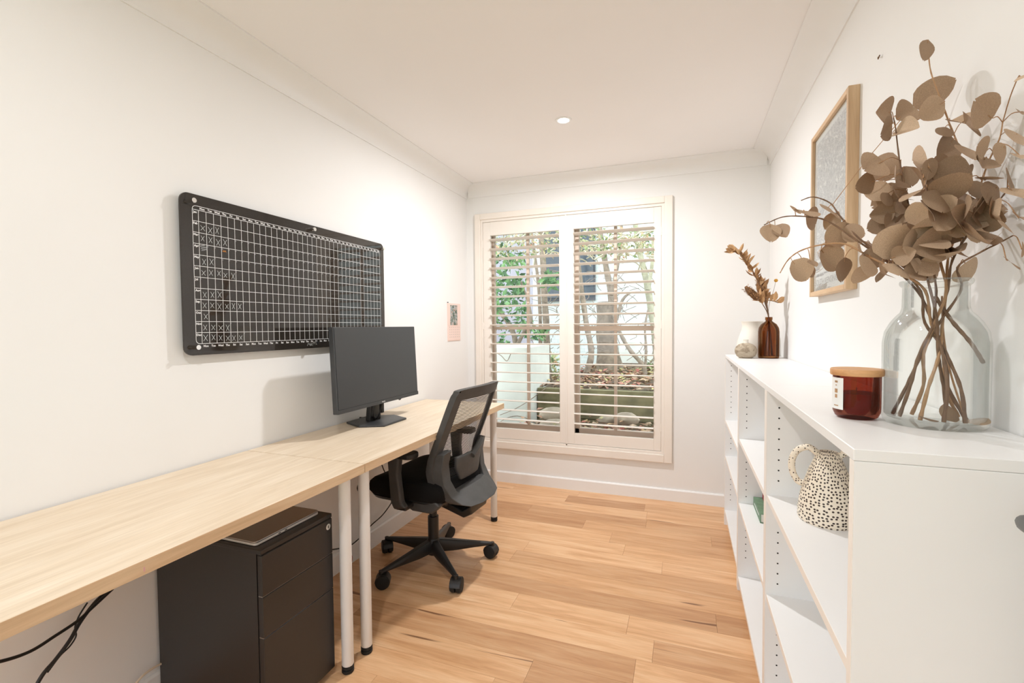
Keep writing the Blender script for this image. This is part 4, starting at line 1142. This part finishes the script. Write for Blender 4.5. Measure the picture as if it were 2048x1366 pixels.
bl = [(1000, 560, 26, 20), (1020, 600, 18, 14), (1005, 640, 26, 26), (1000, 690, 22, 14), (1035, 570, 16, 22), (1045, 640, 12, 30), (1000, 510, 30, 26), (1075, 668, 22, 12), (1030, 520, 20, 16), (1100, 560, 14, 14), (990, 600, 12, 30)]
scatter('shrub_foliage', 'mass of green shrub leaves behind the left shutter', 'foliage', 900, lambda i: px_blob(*random.choice(bl), 6.0, .5), .10, .045, 'foliaged')
scatter('vine_foliage', 'mixed green and pink vine leaves across the top of the window', 'foliage', 1100, lambda i: px_blob(random.uniform(980, 1310), random.uniform(462, 510), 12, 10, 5.6, .5), .055, .026, 'foliage')
scatter('ground_foliage', 'fresh green plants growing on the garden bed', 'foliage', 260, lambda i: px_blob(*random.choice([(1108, 745, 14, 20), (1302, 740, 14, 14), (1245, 752, 30, 6), (1105, 720, 10, 12)]), 7.4, .5), .13, .05, 'foliage')
def bedpt(i):
    return Vector((random.uniform(-1.45, 1.4), random.uniform(4.90, 7.6), .57+random.uniform(.0, .05)))
scatter('bed_leaf_litter', 'dry fallen leaves covering the raised garden bed', 'leaf litter', 2600, bedpt, .085, .045, 'litter', True)
scatter('path_leaf_litter', 'dry fallen leaves and bark on the ground below the sleeper wall', 'leaf litter', 1500, lambda i: Vector((random.uniform(-1.4, 1.2), random.uniform(3.75, 4.60), .22+random.uniform(0, .05)+max(0, random.gauss(.03, .05)))), .075, .04, 'litter', True)
# tangle of pale vine stems
tg = G()
for i in range(110):
    x = random.uniform(985, 1310); yv = random.uniform(462, 525); Yv = random.uniform(5.0, 6.0)
    dx, dy = random.uniform(-45, 45), random.uniform(-22, 30)
    pts = smooth_path([at(x, yv, Yv), at(x+dx*.5+random.uniform(-8, 8), yv+dy*.5-6, Yv+.1), at(x+dx, yv+dy, Yv+.2)], 3)
    tg.tube(pts, .008, 4)
tag(tg.obj('vine_tangle', 'pstem', smooth=True), 'pale tangled bare vine stems across the top of the window', 'vine', kind='stuff')
tg = G()
for i in range(130):
    x = random.uniform(1060, 1310); yv = random.uniform(540, 740); Yv = random.uniform(6.4, 8.0)
    dx, dy = random.uniform(-40, 40), random.uniform(-35, 35)
    tg.tube(smooth_path([at(x, yv, Yv), at(x+dx*.5+random.uniform(-8, 8), yv+dy*.5, Yv), at(x+dx, yv+dy, Yv)], 3), .0045, 4)
tag(tg.obj('bare_twigs', 'bark', smooth=True), 'fine bare twigs crossing in front of the pale brick house', 'twigs', kind='stuff')
tg = G()
for pix in ([(1000, 830), (1030, 818), (1060, 800), (1092, 776)], [(985, 855), (1010, 838), (1035, 832), (1062, 840)], [(1068, 848), (1085, 856), (1100, 866)], [(992, 705), (1003, 712), (1014, 722), (1022, 706)]):
    tg.tube(smooth_path([at(x, y, 4.36) for x, y in pix], 4), .004, 5)
tag(tg.obj('creeper_runners', 'bark', smooth=True), 'thin dark creeper runners climbing the face of the rendered block', 'creeper', kind='stuff')
for i, (x, y_, Yv, s, lab) in enumerate(((1110, 832, 4.35, .16, 'rounded grey rock beside the foot of the rendered block'), (1112, 858, 4.1, .17, 'dark rock lowest in the left shutter'), (1252, 838, 4.45, .12, 'pale split rock below the sleeper wall, right shutter'), (1215, 842, 4.5, .10, 'small grey rock left of the pale split rock'))):
    p = at(x, y_, Yv); n_ = 14
    rr = random.Random(i)
    secs = []
    for q in range(7):
        t = q/6; z = -math.cos(PI*t)*.55; r = math.sin(PI*t)*.95+.03
        secs.append([Vector((p.x+s*r*math.cos(2*PI*j/n_)*(1+rr.uniform(-.12, .12)), p.y+s*.7*r*math.sin(2*PI*j/n_)*(1+rr.uniform(-.12, .12)), p.z+s*z)) for j in range(n_)])
    tag(G().sections(secs).obj('garden_rock', 'rock', smooth=True), lab, 'rock', 'rocks below the sleeper wall')
